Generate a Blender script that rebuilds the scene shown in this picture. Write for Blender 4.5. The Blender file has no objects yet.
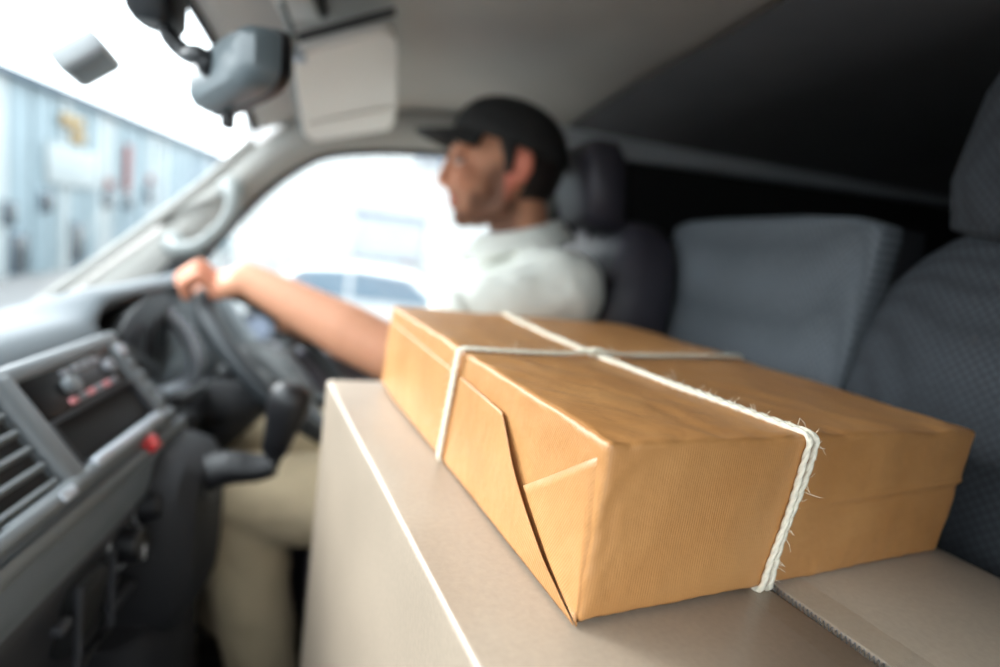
import bpy, bmesh, math, random
from mathutils import Vector, Matrix, noise
random.seed(7)
SC = bpy.context.scene
COL = SC.collection
PI = math.pi
def rad(a): return math.radians(a)

# ------------------------------------------------------------------ camera
# van frame: +X towards the rear, +Y towards the driver's door, +Z up, z = 0 cab floor
YAW, PITCH, ROLL = rad(11.0), rad(9.0), rad(8.1)
F = Vector((math.sin(YAW)*math.cos(PITCH), math.cos(YAW)*math.cos(PITCH), -math.sin(PITCH)))
R0 = Vector((math.cos(YAW), -math.sin(YAW), 0)); U0 = R0.cross(F)
SR = R0*math.cos(ROLL) + U0*math.sin(ROLL); SU = -R0*math.sin(ROLL) + U0*math.cos(ROLL)
cd = bpy.data.cameras.new('camera'); cam = bpy.data.objects.new('camera', cd); COL.objects.link(cam)
m = Matrix.Identity(4)
for i in range(3):
    m[i][0], m[i][1], m[i][2] = SR[i], SU[i], -F[i]
m.translation = (0, -0.65, 1.0)
cam.matrix_world = m
cd.lens, cd.sensor_width, cd.clip_start = 20.02, 36, 0.02
cd.dof.use_dof = True; cd.dof.focus_distance = 0.315; cd.dof.aperture_fstop = 2.1
SC.camera = cam

# ------------------------------------------------------------------ light: bright overcast sky
w = bpy.data.worlds.new('overcast_sky'); SC.world = w; w.use_nodes = True
bg = w.node_tree.nodes['Background']
bg.inputs[0].default_value = (0.88, 0.95, 1.0, 1)
# standard overcast luminance, L = Lz (1 + 2 sin(elevation)) / 3
_nt = w.node_tree; _tc = _nt.nodes.new('ShaderNodeTexCoord'); _sp = _nt.nodes.new('ShaderNodeSeparateXYZ')
_mx = _nt.nodes.new('ShaderNodeMath'); _mx.operation = 'MAXIMUM'; _mx.inputs[1].default_value = 0.0
_ma = _nt.nodes.new('ShaderNodeMath'); _ma.operation = 'MULTIPLY_ADD'
SKY_ZENITH = 9.0
_ma.inputs[1].default_value = SKY_ZENITH*2/3; _ma.inputs[2].default_value = SKY_ZENITH/3
_nt.links.new(_tc.outputs['Generated'], _sp.inputs[0]); _nt.links.new(_sp.outputs['Z'], _mx.inputs[0])
_nt.links.new(_mx.outputs[0], _ma.inputs[0]); _nt.links.new(_ma.outputs[0], bg.inputs[1])
# hazy sun ahead of the van, behind thin cloud
sl = bpy.data.lights.new('hazy_sun', 'SUN'); sl.energy = 4.0; sl.angle = rad(26); sl.color = (.98, .99, 1.0)
so_ = bpy.data.objects.new('hazy_sun', sl); COL.objects.link(so_); so_.location = (-3, 3, 6)
so_.rotation_euler = Vector((-.68, .58, .42)).to_track_quat('Z', 'Y').to_euler()
SC.view_settings.view_transform = 'Standard'; SC.view_settings.look = 'None'
SC.view_settings.exposure = 0.28; SC.view_settings.gamma = 1.0
SC.view_settings.use_curve_mapping = False

# ------------------------------------------------------------------ materials
def lin(c):
    return tuple(((v/255)/12.92 if v/255 <= .04045 else ((v/255+.055)/1.055)**2.4) for v in c) + (1,)
def nmat(name):
    mt = bpy.data.materials.new(name); mt.use_nodes = True
    nt = mt.node_tree; b = nt.nodes['Principled BSDF']
    return mt, nt, b
def node(nt, t, **kw):
    n = nt.nodes.new(t)
    for k, v in kw.items(): setattr(n, k, v)
    return n
def coords(nt):
    return node(nt, 'ShaderNodeTexCoord').outputs['Object']
def mat(name, rgb, rough=.5, metal=0., var=.0, vscale=8., bump=0., bscale=60., spec=.5, bdist=.002, detail=3, coat=0., sheen=0.):
    mt, nt, b = nmat(name)
    b.inputs['Base Color'].default_value = lin(rgb)
    b.inputs['Roughness'].default_value = rough; b.inputs['Metallic'].default_value = metal
    b.inputs['Specular IOR Level'].default_value = spec
    b.inputs['Coat Weight'].default_value = coat
    b.inputs['Sheen Weight'].default_value = sheen
    if var:
        n = node(nt, 'ShaderNodeTexNoise'); n.inputs['Scale'].default_value = vscale; n.inputs['Detail'].default_value = 4
        nt.links.new(coords(nt), n.inputs['Vector'])
        r = node(nt, 'ShaderNodeValToRGB')
        c = lin(rgb)
        r.color_ramp.elements[0].position = .3; r.color_ramp.elements[1].position = .7
        r.color_ramp.elements[0].color = tuple(v*(1-var) for v in c[:3])+(1,)
        r.color_ramp.elements[1].color = tuple(min(1, v*(1+var)) for v in c[:3])+(1,)
        nt.links.new(n.outputs['Fac'], r.inputs['Fac']); nt.links.new(r.outputs['Color'], b.inputs['Base Color'])
    if bump:
        n = node(nt, 'ShaderNodeTexNoise'); n.inputs['Scale'].default_value = bscale; n.inputs['Detail'].default_value = detail
        nt.links.new(coords(nt), n.inputs['Vector'])
        bp = node(nt, 'ShaderNodeBump'); bp.inputs['Strength'].default_value = bump; bp.inputs['Distance'].default_value = bdist
        nt.links.new(n.outputs['Fac'], bp.inputs['Height']); nt.links.new(bp.outputs['Normal'], b.inputs['Normal'])
    return mt
def fabric(name, rgb, cell=150., strength=.6, contrast=.35, rough=.85):
    mt, nt, b = nmat(name)
    b.inputs['Roughness'].default_value = rough; b.inputs['Specular IOR Level'].default_value = .25
    mp = node(nt, 'ShaderNodeMapping'); mp.inputs['Rotation'].default_value = (rad(45), 0, 0)
    nt.links.new(coords(nt), mp.inputs['Vector'])
    v = node(nt, 'ShaderNodeTexVoronoi'); v.inputs['Scale'].default_value = cell; v.inputs['Randomness'].default_value = .12
    nt.links.new(mp.outputs['Vector'], v.inputs['Vector'])
    n = node(nt, 'ShaderNodeTexNoise'); n.inputs['Scale'].default_value = 5.; nt.links.new(coords(nt), n.inputs['Vector'])
    r = node(nt, 'ShaderNodeValToRGB'); c = lin(rgb)
    r.color_ramp.elements[0].position = .1; r.color_ramp.elements[1].position = .75
    r.color_ramp.elements[0].color = tuple(x*(1+contrast) for x in c[:3])+(1,)
    r.color_ramp.elements[1].color = tuple(x*(1-contrast) for x in c[:3])+(1,)
    nt.links.new(v.outputs['Distance'], r.inputs['Fac'])
    mx = node(nt, 'ShaderNodeMix', data_type='RGBA', blend_type='MULTIPLY'); mx.inputs[0].default_value = .35
    nt.links.new(r.outputs['Color'], mx.inputs[6]); nt.links.new(n.outputs['Fac'], mx.inputs[7])
    nt.links.new(mx.outputs[2], b.inputs['Base Color'])
    bp = node(nt, 'ShaderNodeBump'); bp.invert = True
    bp.inputs['Strength'].default_value = strength; bp.inputs['Distance'].default_value = .002
    nt.links.new(v.outputs['Distance'], bp.inputs['Height']); nt.links.new(bp.outputs['Normal'], b.inputs['Normal'])
    return mt
def pane(name, tint=(1, 1, 1), ior=1.45, refl=1.0):
    mt = bpy.data.materials.new(name); mt.use_nodes = True; nt = mt.node_tree; nt.nodes.clear()
    o = node(nt, 'ShaderNodeOutputMaterial'); t = node(nt, 'ShaderNodeBsdfTransparent'); g = node(nt, 'ShaderNodeBsdfGlossy')
    t.inputs['Color'].default_value = tuple(tint)+(1,); g.inputs['Roughness'].default_value = .02
    g.inputs['Color'].default_value = (refl, refl, refl, 1)
    f = node(nt, 'ShaderNodeLayerWeight'); pw = node(nt, 'ShaderNodeMath', operation='POWER'); pw.inputs[1].default_value = 5
    ma = node(nt, 'ShaderNodeMath', operation='MULTIPLY_ADD'); f0 = ((ior-1)/(ior+1))**2; ma.inputs[1].default_value = 1-f0; ma.inputs[2].default_value = f0
    x = node(nt, 'ShaderNodeMixShader')
    nt.links.new(f.outputs['Facing'], pw.inputs[0]); nt.links.new(pw.outputs[0], ma.inputs[0])
    nt.links.new(ma.outputs[0], x.inputs[0]); nt.links.new(t.outputs[0], x.inputs[1]); nt.links.new(g.outputs[0], x.inputs[2])
    nt.links.new(x.outputs[0], o.inputs['Surface'])
    return mt
def kraft(name):
    mt, nt, b = nmat(name)
    b.inputs['Roughness'].default_value = .5; b.inputs['Specular IOR Level'].default_value = .6
    b.inputs['Coat Weight'].default_value = .25; b.inputs['Coat Roughness'].default_value = .4
    co = coords(nt)
    n1 = node(nt, 'ShaderNodeTexNoise'); n1.inputs['Scale'].default_value = 14; n1.inputs['Detail'].default_value = 6
    n2 = node(nt, 'ShaderNodeTexNoise'); n2.inputs['Scale'].default_value = 420; n2.inputs['Detail'].default_value = 2
    mp = node(nt, 'ShaderNodeMapping'); mp.inputs['Rotation'].default_value = (0, rad(4), rad(38)); mp.inputs['Scale'].default_value = (1, 1.4, 1.1)
    n3 = node(nt, 'ShaderNodeTexNoise'); n3.inputs['Scale'].default_value = 26; n3.inputs['Detail'].default_value = 3; n3.inputs['Distortion'].default_value = 0
    wv = node(nt, 'ShaderNodeTexWave', wave_type='BANDS', bands_direction='X')
    # machine ribs of the paper: run across x on the top and front, across y + z on the end faces
    sx = node(nt, 'ShaderNodeSeparateXYZ'); sn_ = node(nt, 'ShaderNodeSeparateXYZ'); tn = node(nt, 'ShaderNodeTexCoord')
    nt.links.new(co, sx.inputs[0]); nt.links.new(tn.outputs['Normal'], sn_.inputs[0])
    ab = node(nt, 'ShaderNodeMath', operation='ABSOLUTE'); gt = node(nt, 'ShaderNodeMath', operation='GREATER_THAN'); gt.inputs[1].default_value = .7
    nt.links.new(sn_.outputs['X'], ab.inputs[0]); nt.links.new(ab.outputs[0], gt.inputs[0])
    yz = node(nt, 'ShaderNodeMath', operation='MULTIPLY_ADD'); yz.inputs[1].default_value = .45
    nt.links.new(sx.outputs['Z'], yz.inputs[0]); nt.links.new(sx.outputs['Y'], yz.inputs[2])
    mxc = node(nt, 'ShaderNodeMix', data_type='FLOAT')
    nt.links.new(gt.outputs[0], mxc.inputs[0]); nt.links.new(sx.outputs['X'], mxc.inputs[2]); nt.links.new(yz.outputs[0], mxc.inputs[3])
    wm = node(nt, 'ShaderNodeCombineXYZ'); nt.links.new(mxc.outputs[0], wm.inputs[0])
    wv.inputs['Scale'].default_value = 170; wv.inputs['Distortion'].default_value = 0
    for n in (n1, n2): nt.links.new(co, n.inputs['Vector'])
    nt.links.new(co, mp.inputs['Vector']); nt.links.new(mp.outputs[0], n3.inputs['Vector'])
    nt.links.new(wm.outputs[0], wv.inputs['Vector'])
    r = node(nt, 'ShaderNodeValToRGB'); r.color_ramp.elements[0].position = .2; r.color_ramp.elements[1].position = .85
    r.color_ramp.elements[0].color = lin((181, 124, 68)); r.color_ramp.elements[1].color = lin((201, 147, 90))
    nt.links.new(n1.outputs['Fac'], r.inputs['Fac'])
    mx = node(nt, 'ShaderNodeMix', data_type='RGBA', blend_type='MULTIPLY'); mx.inputs[0].default_value = .07
    nt.links.new(r.outputs['Color'], mx.inputs[6]); nt.links.new(wv.outputs['Color'], mx.inputs[7])
    nt.links.new(mx.outputs[2], b.inputs['Base Color'])
    b1 = node(nt, 'ShaderNodeBump'); b1.inputs['Strength'].default_value = .45; b1.inputs['Distance'].default_value = .005
    b2 = node(nt, 'ShaderNodeBump'); b2.inputs['Strength'].default_value = .2; b2.inputs['Distance'].default_value = .0006
    b3 = node(nt, 'ShaderNodeBump'); b3.inputs['Strength'].default_value = .2; b3.inputs['Distance'].default_value = .0005
    nt.links.new(n3.outputs['Fac'], b1.inputs['Height']); nt.links.new(wv.outputs['Fac'], b2.inputs['Height'])
    nt.links.new(n2.outputs['Fac'], b3.inputs['Height'])
    nt.links.new(b1.outputs[0], b2.inputs['Normal']); nt.links.new(b2.outputs[0], b3.inputs['Normal'])
    nt.links.new(b3.outputs[0], b.inputs['Normal'])
    return mt
def cardboard(name, rgb):
    mt, nt, b = nmat(name)
    b.inputs['Roughness'].default_value = .42; b.inputs['Specular IOR Level'].default_value = .7
    co = coords(nt)
    n1 = node(nt, 'ShaderNodeTexNoise'); n1.inputs['Scale'].default_value = 6; n1.inputs['Detail'].default_value = 6
    n2 = node(nt, 'ShaderNodeTexNoise'); n2.inputs['Scale'].default_value = 260; n2.inputs['Detail'].default_value = 3
    wv = node(nt, 'ShaderNodeTexWave', wave_type='BANDS', bands_direction='Y'); wv.inputs['Scale'].default_value = 45; wv.inputs['Distortion'].default_value = 1.5
    for n in (n1, n2, wv): nt.links.new(co, n.inputs['Vector'])
    c = lin(rgb)
    r = node(nt, 'ShaderNodeValToRGB'); r.color_ramp.elements[0].position = .3; r.color_ramp.elements[1].position = .7
    r.color_ramp.elements[0].color = tuple(v*.9 for v in c[:3])+(1,); r.color_ramp.elements[1].color = tuple(v*1.08 for v in c[:3])+(1,)
    nt.links.new(n1.outputs['Fac'], r.inputs['Fac'])
    mx = node(nt, 'ShaderNodeMix', data_type='RGBA', blend_type='MULTIPLY'); mx.inputs[0].default_value = .22
    nt.links.new(r.outputs['Color'], mx.inputs[6]); nt.links.new(n2.outputs['Fac'], mx.inputs[7])
    nt.links.new(mx.outputs[2], b.inputs['Base Color'])
    b1 = node(nt, 'ShaderNodeBump'); b1.inputs['Strength'].default_value = .03; b1.inputs['Distance'].default_value = .0006
    b2 = node(nt, 'ShaderNodeBump'); b2.inputs['Strength'].default_value = .15; b2.inputs['Distance'].default_value = .0006
    nt.links.new(wv.outputs['Fac'], b1.inputs['Height']); nt.links.new(n2.outputs['Fac'], b2.inputs['Height'])
    nt.links.new(b1.outputs[0], b2.inputs['Normal']); nt.links.new(b2.outputs[0], b.inputs['Normal'])
    return mt
def skinmat(name):
    mt, nt, b = nmat(name)
    a = node(nt, 'ShaderNodeAttribute', attribute_name='tint')
    n = node(nt, 'ShaderNodeTexNoise'); n.inputs['Scale'].default_value = 90; nt.links.new(coords(nt), n.inputs['Vector'])
    mx = node(nt, 'ShaderNodeMix', data_type='RGBA', blend_type='MULTIPLY'); mx.inputs[0].default_value = .15
    nt.links.new(a.outputs['Color'], mx.inputs[6]); nt.links.new(n.outputs['Fac'], mx.inputs[7])
    nt.links.new(mx.outputs[2], b.inputs['Base Color'])
    b.inputs['Roughness'].default_value = .6; b.inputs['Specular IOR Level'].default_value = .25
    b.inputs['Subsurface Weight'].default_value = .12; b.inputs['Subsurface Radius'].default_value = (.012, .005, .003); b.inputs['Subsurface Scale'].default_value = .5
    bp = node(nt, 'ShaderNodeBump'); bp.inputs['Strength'].default_value = .1; bp.inputs['Distance'].default_value = .001
    nt.links.new(n.outputs['Fac'], bp.inputs['Height']); nt.links.new(bp.outputs[0], b.inputs['Normal'])
    return mt

M = dict(
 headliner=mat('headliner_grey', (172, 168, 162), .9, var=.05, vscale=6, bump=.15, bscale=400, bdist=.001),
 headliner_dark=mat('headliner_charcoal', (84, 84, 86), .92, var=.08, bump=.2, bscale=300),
 trim=mat('trim_grey', (148, 146, 141), .6, spec=.3, bump=.08, bscale=500, bdist=.0006),
 rail=mat('rail_grey', (176, 180, 184), .5, var=.05),
 black=mat('black_plastic', (20, 20, 23), .45, bump=.08, bscale=400, bdist=.0006),
 softblack=mat('soft_black', (26, 26, 29), .7, bump=.1, bscale=300, bdist=.0008),
 void=mat('pocket_black', (8, 8, 9), .8, var=.2),
 floor=mat('floor_rubber', (28, 28, 30), .8, var=.2, bump=.3, bscale=120),
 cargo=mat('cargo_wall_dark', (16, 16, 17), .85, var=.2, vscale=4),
 dash=mat('dash_grey', (90, 96, 100), .7, spec=.25, bump=.18, bscale=700, bdist=.0006),
 dashpanel=mat('dash_panel_grey', (96, 101, 104), .45, bump=.08, bscale=500, bdist=.0005),
 silver=mat('silver_trim', (172, 177, 184), .35, metal=.4, var=.04),
 lowdash=mat('lower_dash_charcoal', (46, 47, 51), .6, bump=.15, bscale=600, bdist=.0006),
 gloss=mat('gloss_black', (9, 9, 11), .3, var=.1, spec=.3),
 button=mat('button_grey', (120, 122, 128), .4, var=.05),
 pink=mat('radio_legend_pink', (200, 130, 135), .5, var=.05),
 red=mat('hazard_red', (190, 30, 34), .35, var=.08, coat=.3),
 white=mat('white_marking', (225, 228, 232), .5, var=.03),
 wheel=mat('wheel_leatherette', (44, 48, 51), .5, spec=.35, bump=.12, bscale=450, bdist=.0006),
 seat=fabric('seat_fabric', (64, 68, 73)),
 seat_lit=fabric('seat_fabric_lit', (98, 104, 110)),  # same fabric as the other seat, lightened to stand in for windscreen light
 seat_side=mat('seat_side_vinyl', (30, 31, 35), .55, bump=.12, bscale=300, bdist=.001),
 seat_dark=mat('driver_seat_vinyl', (46, 44, 52), .5, bump=.15, bscale=200, bdist=.001),
 mirror=mat('mirror_housing', (96, 106, 110), .36, bump=.06, bscale=500, bdist=.0005),
 bezel=mat('mirror_bezel', (22, 23, 26), .4, bump=.05, bscale=300),
 mirror_glass=mat('mirror_silver', (225, 228, 230), .03, metal=1., var=.01),
 sensor=mat('sensor_grey', (150, 154, 156), .35, var=.05),
 handle=mat('grab_handle_grey', (118, 122, 120), .5, bump=.06, bscale=300),
 visor=mat('visor_vinyl', (214, 211, 205), .7, bump=.1, bscale=300, bdist=.0008),
 rubber=mat('rubber_seal', (34, 34, 38), .6, bump=.1, bscale=200),
 doorpanel=mat('door_panel_grey', (66, 64, 74), .6, bump=.12, bscale=300),
 belt=mat('belt_webbing', (150, 150, 152), .7, bump=.3, bscale=500, bdist=.0006),
 glass=pane('window_glass', (.97, .99, .985)),
 added_tint=pane('light_cut_glass', (.85, .86, .86)),  # invented tint on the unseen passenger window, dims light from that side
 kraft=kraft('kraft_paper'),
 card=cardboard('corrugated_cardboard', (171, 155, 137)),
 card_in=cardboard('cardboard_inner', (120, 96, 74)),
 twine=mat('cotton_twine', (232, 224, 205), .85, var=.1, vscale=300, bump=.4, bscale=900, bdist=.0006),
 tape=pane('clear_tape', (.985, .98, .975), 1.35, .8),
 skin=skinmat('skin'),
 shirt=mat('shirt_cotton', (226, 228, 220), .85, var=.04, vscale=12, bump=.25, bscale=60, bdist=.003, sheen=.1),
 trousers=mat('khaki_cotton', (190, 172, 142), .85, var=.06, vscale=14, bump=.3, bscale=50, bdist=.003),
 cap=mat('cap_cloth', (34, 34, 34), .85, bump=.25, bscale=600, bdist=.0008, var=.08, vscale=30),
 hair=mat('dark_hair', (30, 22, 18), .6, bump=.6, bscale=220, bdist=.003),
 shoe=mat('shoe_leather', (40, 32, 27), .5, var=.1),
 eye=mat('eye_white', (190, 184, 178), .4, var=.02),
 iris=mat('iris_brown', (60, 38, 24), .2, var=.1),
 lip=mat('lip', (180, 105, 95), .5, var=.05),
 lid=mat('eyelid_skin', (150, 100, 78), .6, var=.05),
 teeth=mat('teeth', (235, 230, 220), .3, var=.02),
 asphalt=mat('asphalt', (92, 92, 92), .9, var=.1, vscale=2, bump=.3, bscale=80),
 clad=mat('cladding_pale_blue', (102, 117, 123), .6, var=.06, vscale=1.2),
 clad2=mat('cladding_white', (132, 139, 140), .6, var=.05, vscale=1.2),
 clad3=mat('cladding_slate', (76, 92, 102), .6, var=.07, vscale=1.2),
 roofedge=mat('roof_edge_blue', (54, 72, 86), .5, var=.06),
 winglass=mat('facade_window_glass', (32, 38, 42), .15, var=.1, vscale=1.5),
 ochre=mat('ochre_sign', (122, 98, 48), .6, var=.06),
 brick=mat('red_panel', (106, 48, 42), .7, var=.1),
 whitewall=mat('white_corrugated', (172, 171, 170), .6, var=.02, vscale=2),
 palewin=mat('pale_shutter', (146, 149, 155), .5, var=.03, vscale=3),
 gutter=mat('gutter_grey', (92, 98, 112), .6, var=.08),
 carpaint=mat('white_car_paint', (172, 173, 174), .25, var=.02, coat=.6),
 carglass=mat('car_window_glass', (96, 110, 122), .1, var=.06),
 tyre=mat('tyre_rubber', (28, 28, 30), .8, var=.1, bump=.2),
)

# ------------------------------------------------------------------ mesh helpers
class MB:
    def __init__(s): s.v = []; s.f = []
    def add(s, vs, fs):
        o = len(s.v); s.v += [Vector(p) for p in vs]; s.f += [tuple(i+o for i in f) for f in fs]; return s
    def bm(s, b):
        b.verts.index_update(); return s.add([v.co.copy() for v in b.verts], [[v.index for v in f.verts] for f in b.faces])
    def box(s, c, d, bev=0., seg=2, M4=None):
        b = bmesh.new(); bmesh.ops.create_cube(b, size=1)
        for v in b.verts: v.co = Vector((v.co.x*d[0], v.co.y*d[1], v.co.z*d[2]))
        if bev: bmesh.ops.bevel(b, geom=list(b.edges), offset=min(bev, .49*min(d)), segments=seg, profile=.5, affect='EDGES')
        T = Matrix.Translation(c)
        if M4 is not None: T = T @ M4
        for v in b.verts: v.co = T @ v.co
        s.bm(b); b.free(); return s
    def ell(s, c, r, rot=None, n=16):
        b = bmesh.new(); bmesh.ops.create_uvsphere(b, u_segments=n, v_segments=max(6, n*2//3), radius=1)
        Rm = rot if rot is not None else Matrix.Identity(3)
        if not hasattr(r, '__len__'): r = (r, r, r)
        for v in b.verts: v.co = Rm @ Vector((v.co.x*r[0], v.co.y*r[1], v.co.z*r[2])) + Vector(c)
        s.bm(b); b.free(); return s
    def tube(s, pts, r, n=10, closed=False, caps=True, flat=1., up=None):
        pts = [Vector(p) for p in pts]; N = len(pts)
        rr = r if hasattr(r, '__len__') else [r]*N
        vs, fs = [], []
        prev = None
        for i, p in enumerate(pts):
            t = (pts[(i+1) % N]-pts[i-1]) if closed else (pts[min(i+1, N-1)]-pts[max(i-1, 0)])
            t.normalize()
            if prev is None:
                a = Vector(up) if up is not None else (Vector((0, 0, 1)) if abs(t.z) < .9 else Vector((1, 0, 0)))
            else: a = prev
            x = (a - t*a.dot(t)).normalized(); y = t.cross(x); prev = x
            for k in range(n):
                an = 2*PI*k/n
                vs.append(p + x*math.cos(an)*rr[i] + y*math.sin(an)*rr[i]*flat)
        for i in range(N if closed else N-1):
            for k in range(n):
                a, b = i*n+k, i*n+(k+1) % n; j = (i+1) % N
                fs.append((a, b, j*n+(k+1) % n, j*n+k))
        if not closed and caps:
            fs.append(tuple(range(n-1, -1, -1))); fs.append(tuple((N-1)*n+k for k in range(n)))
        return s.add(vs, fs)
    def capsule(s, p0, r0, p1, r1, n=14, flat=1., up=None):
        p0, p1 = Vector(p0), Vector(p1); d = (p1-p0); L = d.length; d.normalize()
        pts, rs = [], []
        for a in (80, 60, 40, 20): pts.append(p0 - d*r0*math.sin(rad(a))); rs.append(r0*math.cos(rad(a)))
        for t in (0, .25, .5, .75, 1): pts.append(p0+d*L*t); rs.append(r0+(r1-r0)*t)
        for a in (20, 40, 60, 80): pts.append(p1 + d*r1*math.sin(rad(a))); rs.append(r1*math.cos(rad(a)))
        return s.tube(pts, rs, n, flat=flat, up=up)
    def loft(s, rings, caps=True):
        n = len(rings[0]); vs = [p for r in rings for p in r]; fs = []
        for i in range(len(rings)-1):
            for k in range(n):
                fs.append((i*n+k, i*n+(k+1) % n, (i+1)*n+(k+1) % n, (i+1)*n+k))
        if caps: fs.append(tuple(range(n-1, -1, -1))); fs.append(tuple((len(rings)-1)*n+k for k in range(n)))
        return s.add(vs, fs)
    def grid(s, fn, nu, nv):
        vs = [fn(i/nu, j/nv) for i in range(nu+1) for j in range(nv+1)]
        fs = [(i*(nv+1)+j, (i+1)*(nv+1)+j, (i+1)*(nv+1)+j+1, i*(nv+1)+j+1) for i in range(nu) for j in range(nv)]
        return s.add(vs, fs)
    def prism(s, poly, o, ux, uy, un, d):
        o, ux, uy, un = map(Vector, (o, ux, uy, un)); n = len(poly)
        a = [o+ux*p[0]+uy*p[1] for p in poly]; b = [p+un*d for p in a]
        fs = [tuple(range(n-1, -1, -1)), tuple(range(n, 2*n))] + [(i, (i+1) % n, n+(i+1) % n, n+i) for i in range(n)]
        return s.add(a+b, fs)
    def mesh(s, name, inv=None):
        me = bpy.data.meshes.new(name)
        vs = [inv @ v for v in s.v] if inv is not None else s.v
        me.from_pydata([tuple(v) for v in vs], [], s.f)
        b = bmesh.new(); b.from_mesh(me); bmesh.ops.recalc_face_normals(b, faces=b.faces); b.to_mesh(me); b.free()
        return me

def root_inv(parent):
    p = parent
    while p is not None and p.parent is not None: p = p.parent
    if p is None or '_m' not in INV.get(p.name, {}): return None
    return INV[p.name]['_m']
INV = {}
def obj(name, mb, material, parent=None, local=False, ang=35, smooth=True):
    inv = None if (parent is None or local) else root_inv(parent)
    me = mb.mesh(name, inv) if isinstance(mb, MB) else mb
    return mobj(name, me, material, parent, ang, smooth)
def mobj(name, me, material, parent=None, ang=35, smooth=True):
    me.materials.clear(); me.materials.append(M[material])
    if smooth:
        me.shade_smooth()
        if ang < 180: me.set_sharp_from_angle(angle=rad(ang))
    o = bpy.data.objects.new(name, me); COL.objects.link(o); o.parent = parent
    return o
def tag(o, label, cat=None, group=None, kind=None):
    o['label'] = label
    if cat: o['category'] = cat
    if group: o['group'] = group
    if kind: o['kind'] = kind
    return o
def thing(name, label, cat, loc=(0, 0, 0), rotz=0., group=None, kind=None):
    o = bpy.data.objects.new(name, None); COL.objects.link(o); o.empty_display_size = .05
    o.location = loc; o.rotation_euler = (0, 0, rotz)
    INV[o.name] = {'_m': (Matrix.Translation(loc) @ Matrix.Rotation(rotz, 4, 'Z')).inverted()}
    return tag(o, label, cat, group, kind)
def struct(name, mb, material, label, parent=None, **kw):
    o = obj(name, mb, material, parent, **kw)
    if parent is None: o['kind'] = 'structure'
    if label: o['label'] = label
    return o
def solid(o, t, off=0.):
    md = o.modifiers.new('thickness', 'SOLIDIFY'); md.thickness = t; md.offset = off; return o
def cat_rom(pts, n=8, closed=False):
    P = [Vector(p) for p in pts]; N = len(P); out = []
    for i in range(N if closed else N-1):
        a = P[i-1] if (closed or i > 0) else P[0]*2-P[1]
        b, c = P[i], P[(i+1) % N]
        d = P[(i+2) % N] if (closed or i+2 < N) else P[-1]*2-P[-2]
        for k in range(n):
            t = k/n
            out.append(.5*((2*b)+(c-a)*t+(2*a-5*b+4*c-d)*t*t+(3*b-a-3*c+d)*t**3))
    if not closed: out.append(P[-1])
    return out
def lerp(a, b, t): return a+(b-a)*t
def sstep(a, b, x):
    t = max(0, min(1, (x-a)/(b-a))); return t*t*(3-2*t)
def frame(x, y, z):
    return Matrix((x, y, z)).transposed()
def superring(c, ax, ay, a, b, p=4., n=32):
    c, ax, ay = Vector(c), Vector(ax), Vector(ay); out = []
    for k in range(n):
        t = 2*PI*k/n; ct, st = math.cos(t), math.sin(t)
        out.append(c + ax*a*math.copysign(abs(ct)**(2/p), ct) + ay*b*math.copysign(abs(st)**(2/p), st))
    return out

# ================================================================== THE VAN SHELL
struct('floor', MB().box((.95, 0, -.02), (3.9, 1.56, .04), .005), 'floor', 'dark rubber van cab floor')
def top_rail(s):   # windscreen header, s = -1..1
    a = abs(s)
    return Vector((-.345-.03*(1-a*a), .725*s, 1.175+.165*(1-a**2.6)))
def base_rail(s):
    return Vector((-.80-.13*(1-s*s), .75*s, .675))
def roof_z(s): return 1.385-.09*abs(s)**4
def bnd(s): return .49-.13*abs(s)**3
def headliner(u, v):
    s = v*2-1; a = top_rail(s); b = Vector((bnd(s), .745*s, roof_z(s)))
    p = a.lerp(b, u)
    zz = a.z+(b.z-a.z)*(1-(1-u)**2.2)
    return Vector((p.x, p.y, zz))
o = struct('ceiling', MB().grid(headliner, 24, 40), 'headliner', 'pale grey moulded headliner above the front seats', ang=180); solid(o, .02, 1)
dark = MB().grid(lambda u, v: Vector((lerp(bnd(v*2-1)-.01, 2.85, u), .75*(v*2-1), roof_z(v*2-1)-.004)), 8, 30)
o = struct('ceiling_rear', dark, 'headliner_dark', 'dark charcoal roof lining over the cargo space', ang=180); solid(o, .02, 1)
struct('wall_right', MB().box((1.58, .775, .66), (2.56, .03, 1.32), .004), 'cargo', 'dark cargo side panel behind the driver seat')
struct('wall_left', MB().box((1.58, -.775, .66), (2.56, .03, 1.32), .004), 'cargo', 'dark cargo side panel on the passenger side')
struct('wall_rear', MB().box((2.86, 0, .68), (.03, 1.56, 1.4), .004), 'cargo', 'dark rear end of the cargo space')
struct('wall_front', MB().box((-.93, 0, .34), (.03, 1.5, .7), .004), 'softblack', 'dark bulkhead in front of the footwell')
# roof rail trim along the driver's side
rl = MB()
rl.loft([superring((x, .750, 1.285+.02*(x-.3)), (0, 1, 0), (0, 0, 1), .026, a, 3, 16) for x, a in ((.26, .036), (.6, .034), (1.0, .028), (1.5, .022), (2.0, .02), (2.8, .02))])
struct('trim_1', rl, 'rail', 'grey roof rail trim running back above the cargo wall')
# B-pillar
bp = MB(); bp.loft([superring((.305+.03*(1.3-z)*.3, .752-.012*math.sin((z)*2), z), (1, 0, 0), (0, 1, 0), .055, .022, 4, 20) for z in (.0, .3, .65, .9, 1.1, 1.3)])
struct('trim_2', bp, 'trim', 'pale grey door pillar trim behind the driver')

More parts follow.
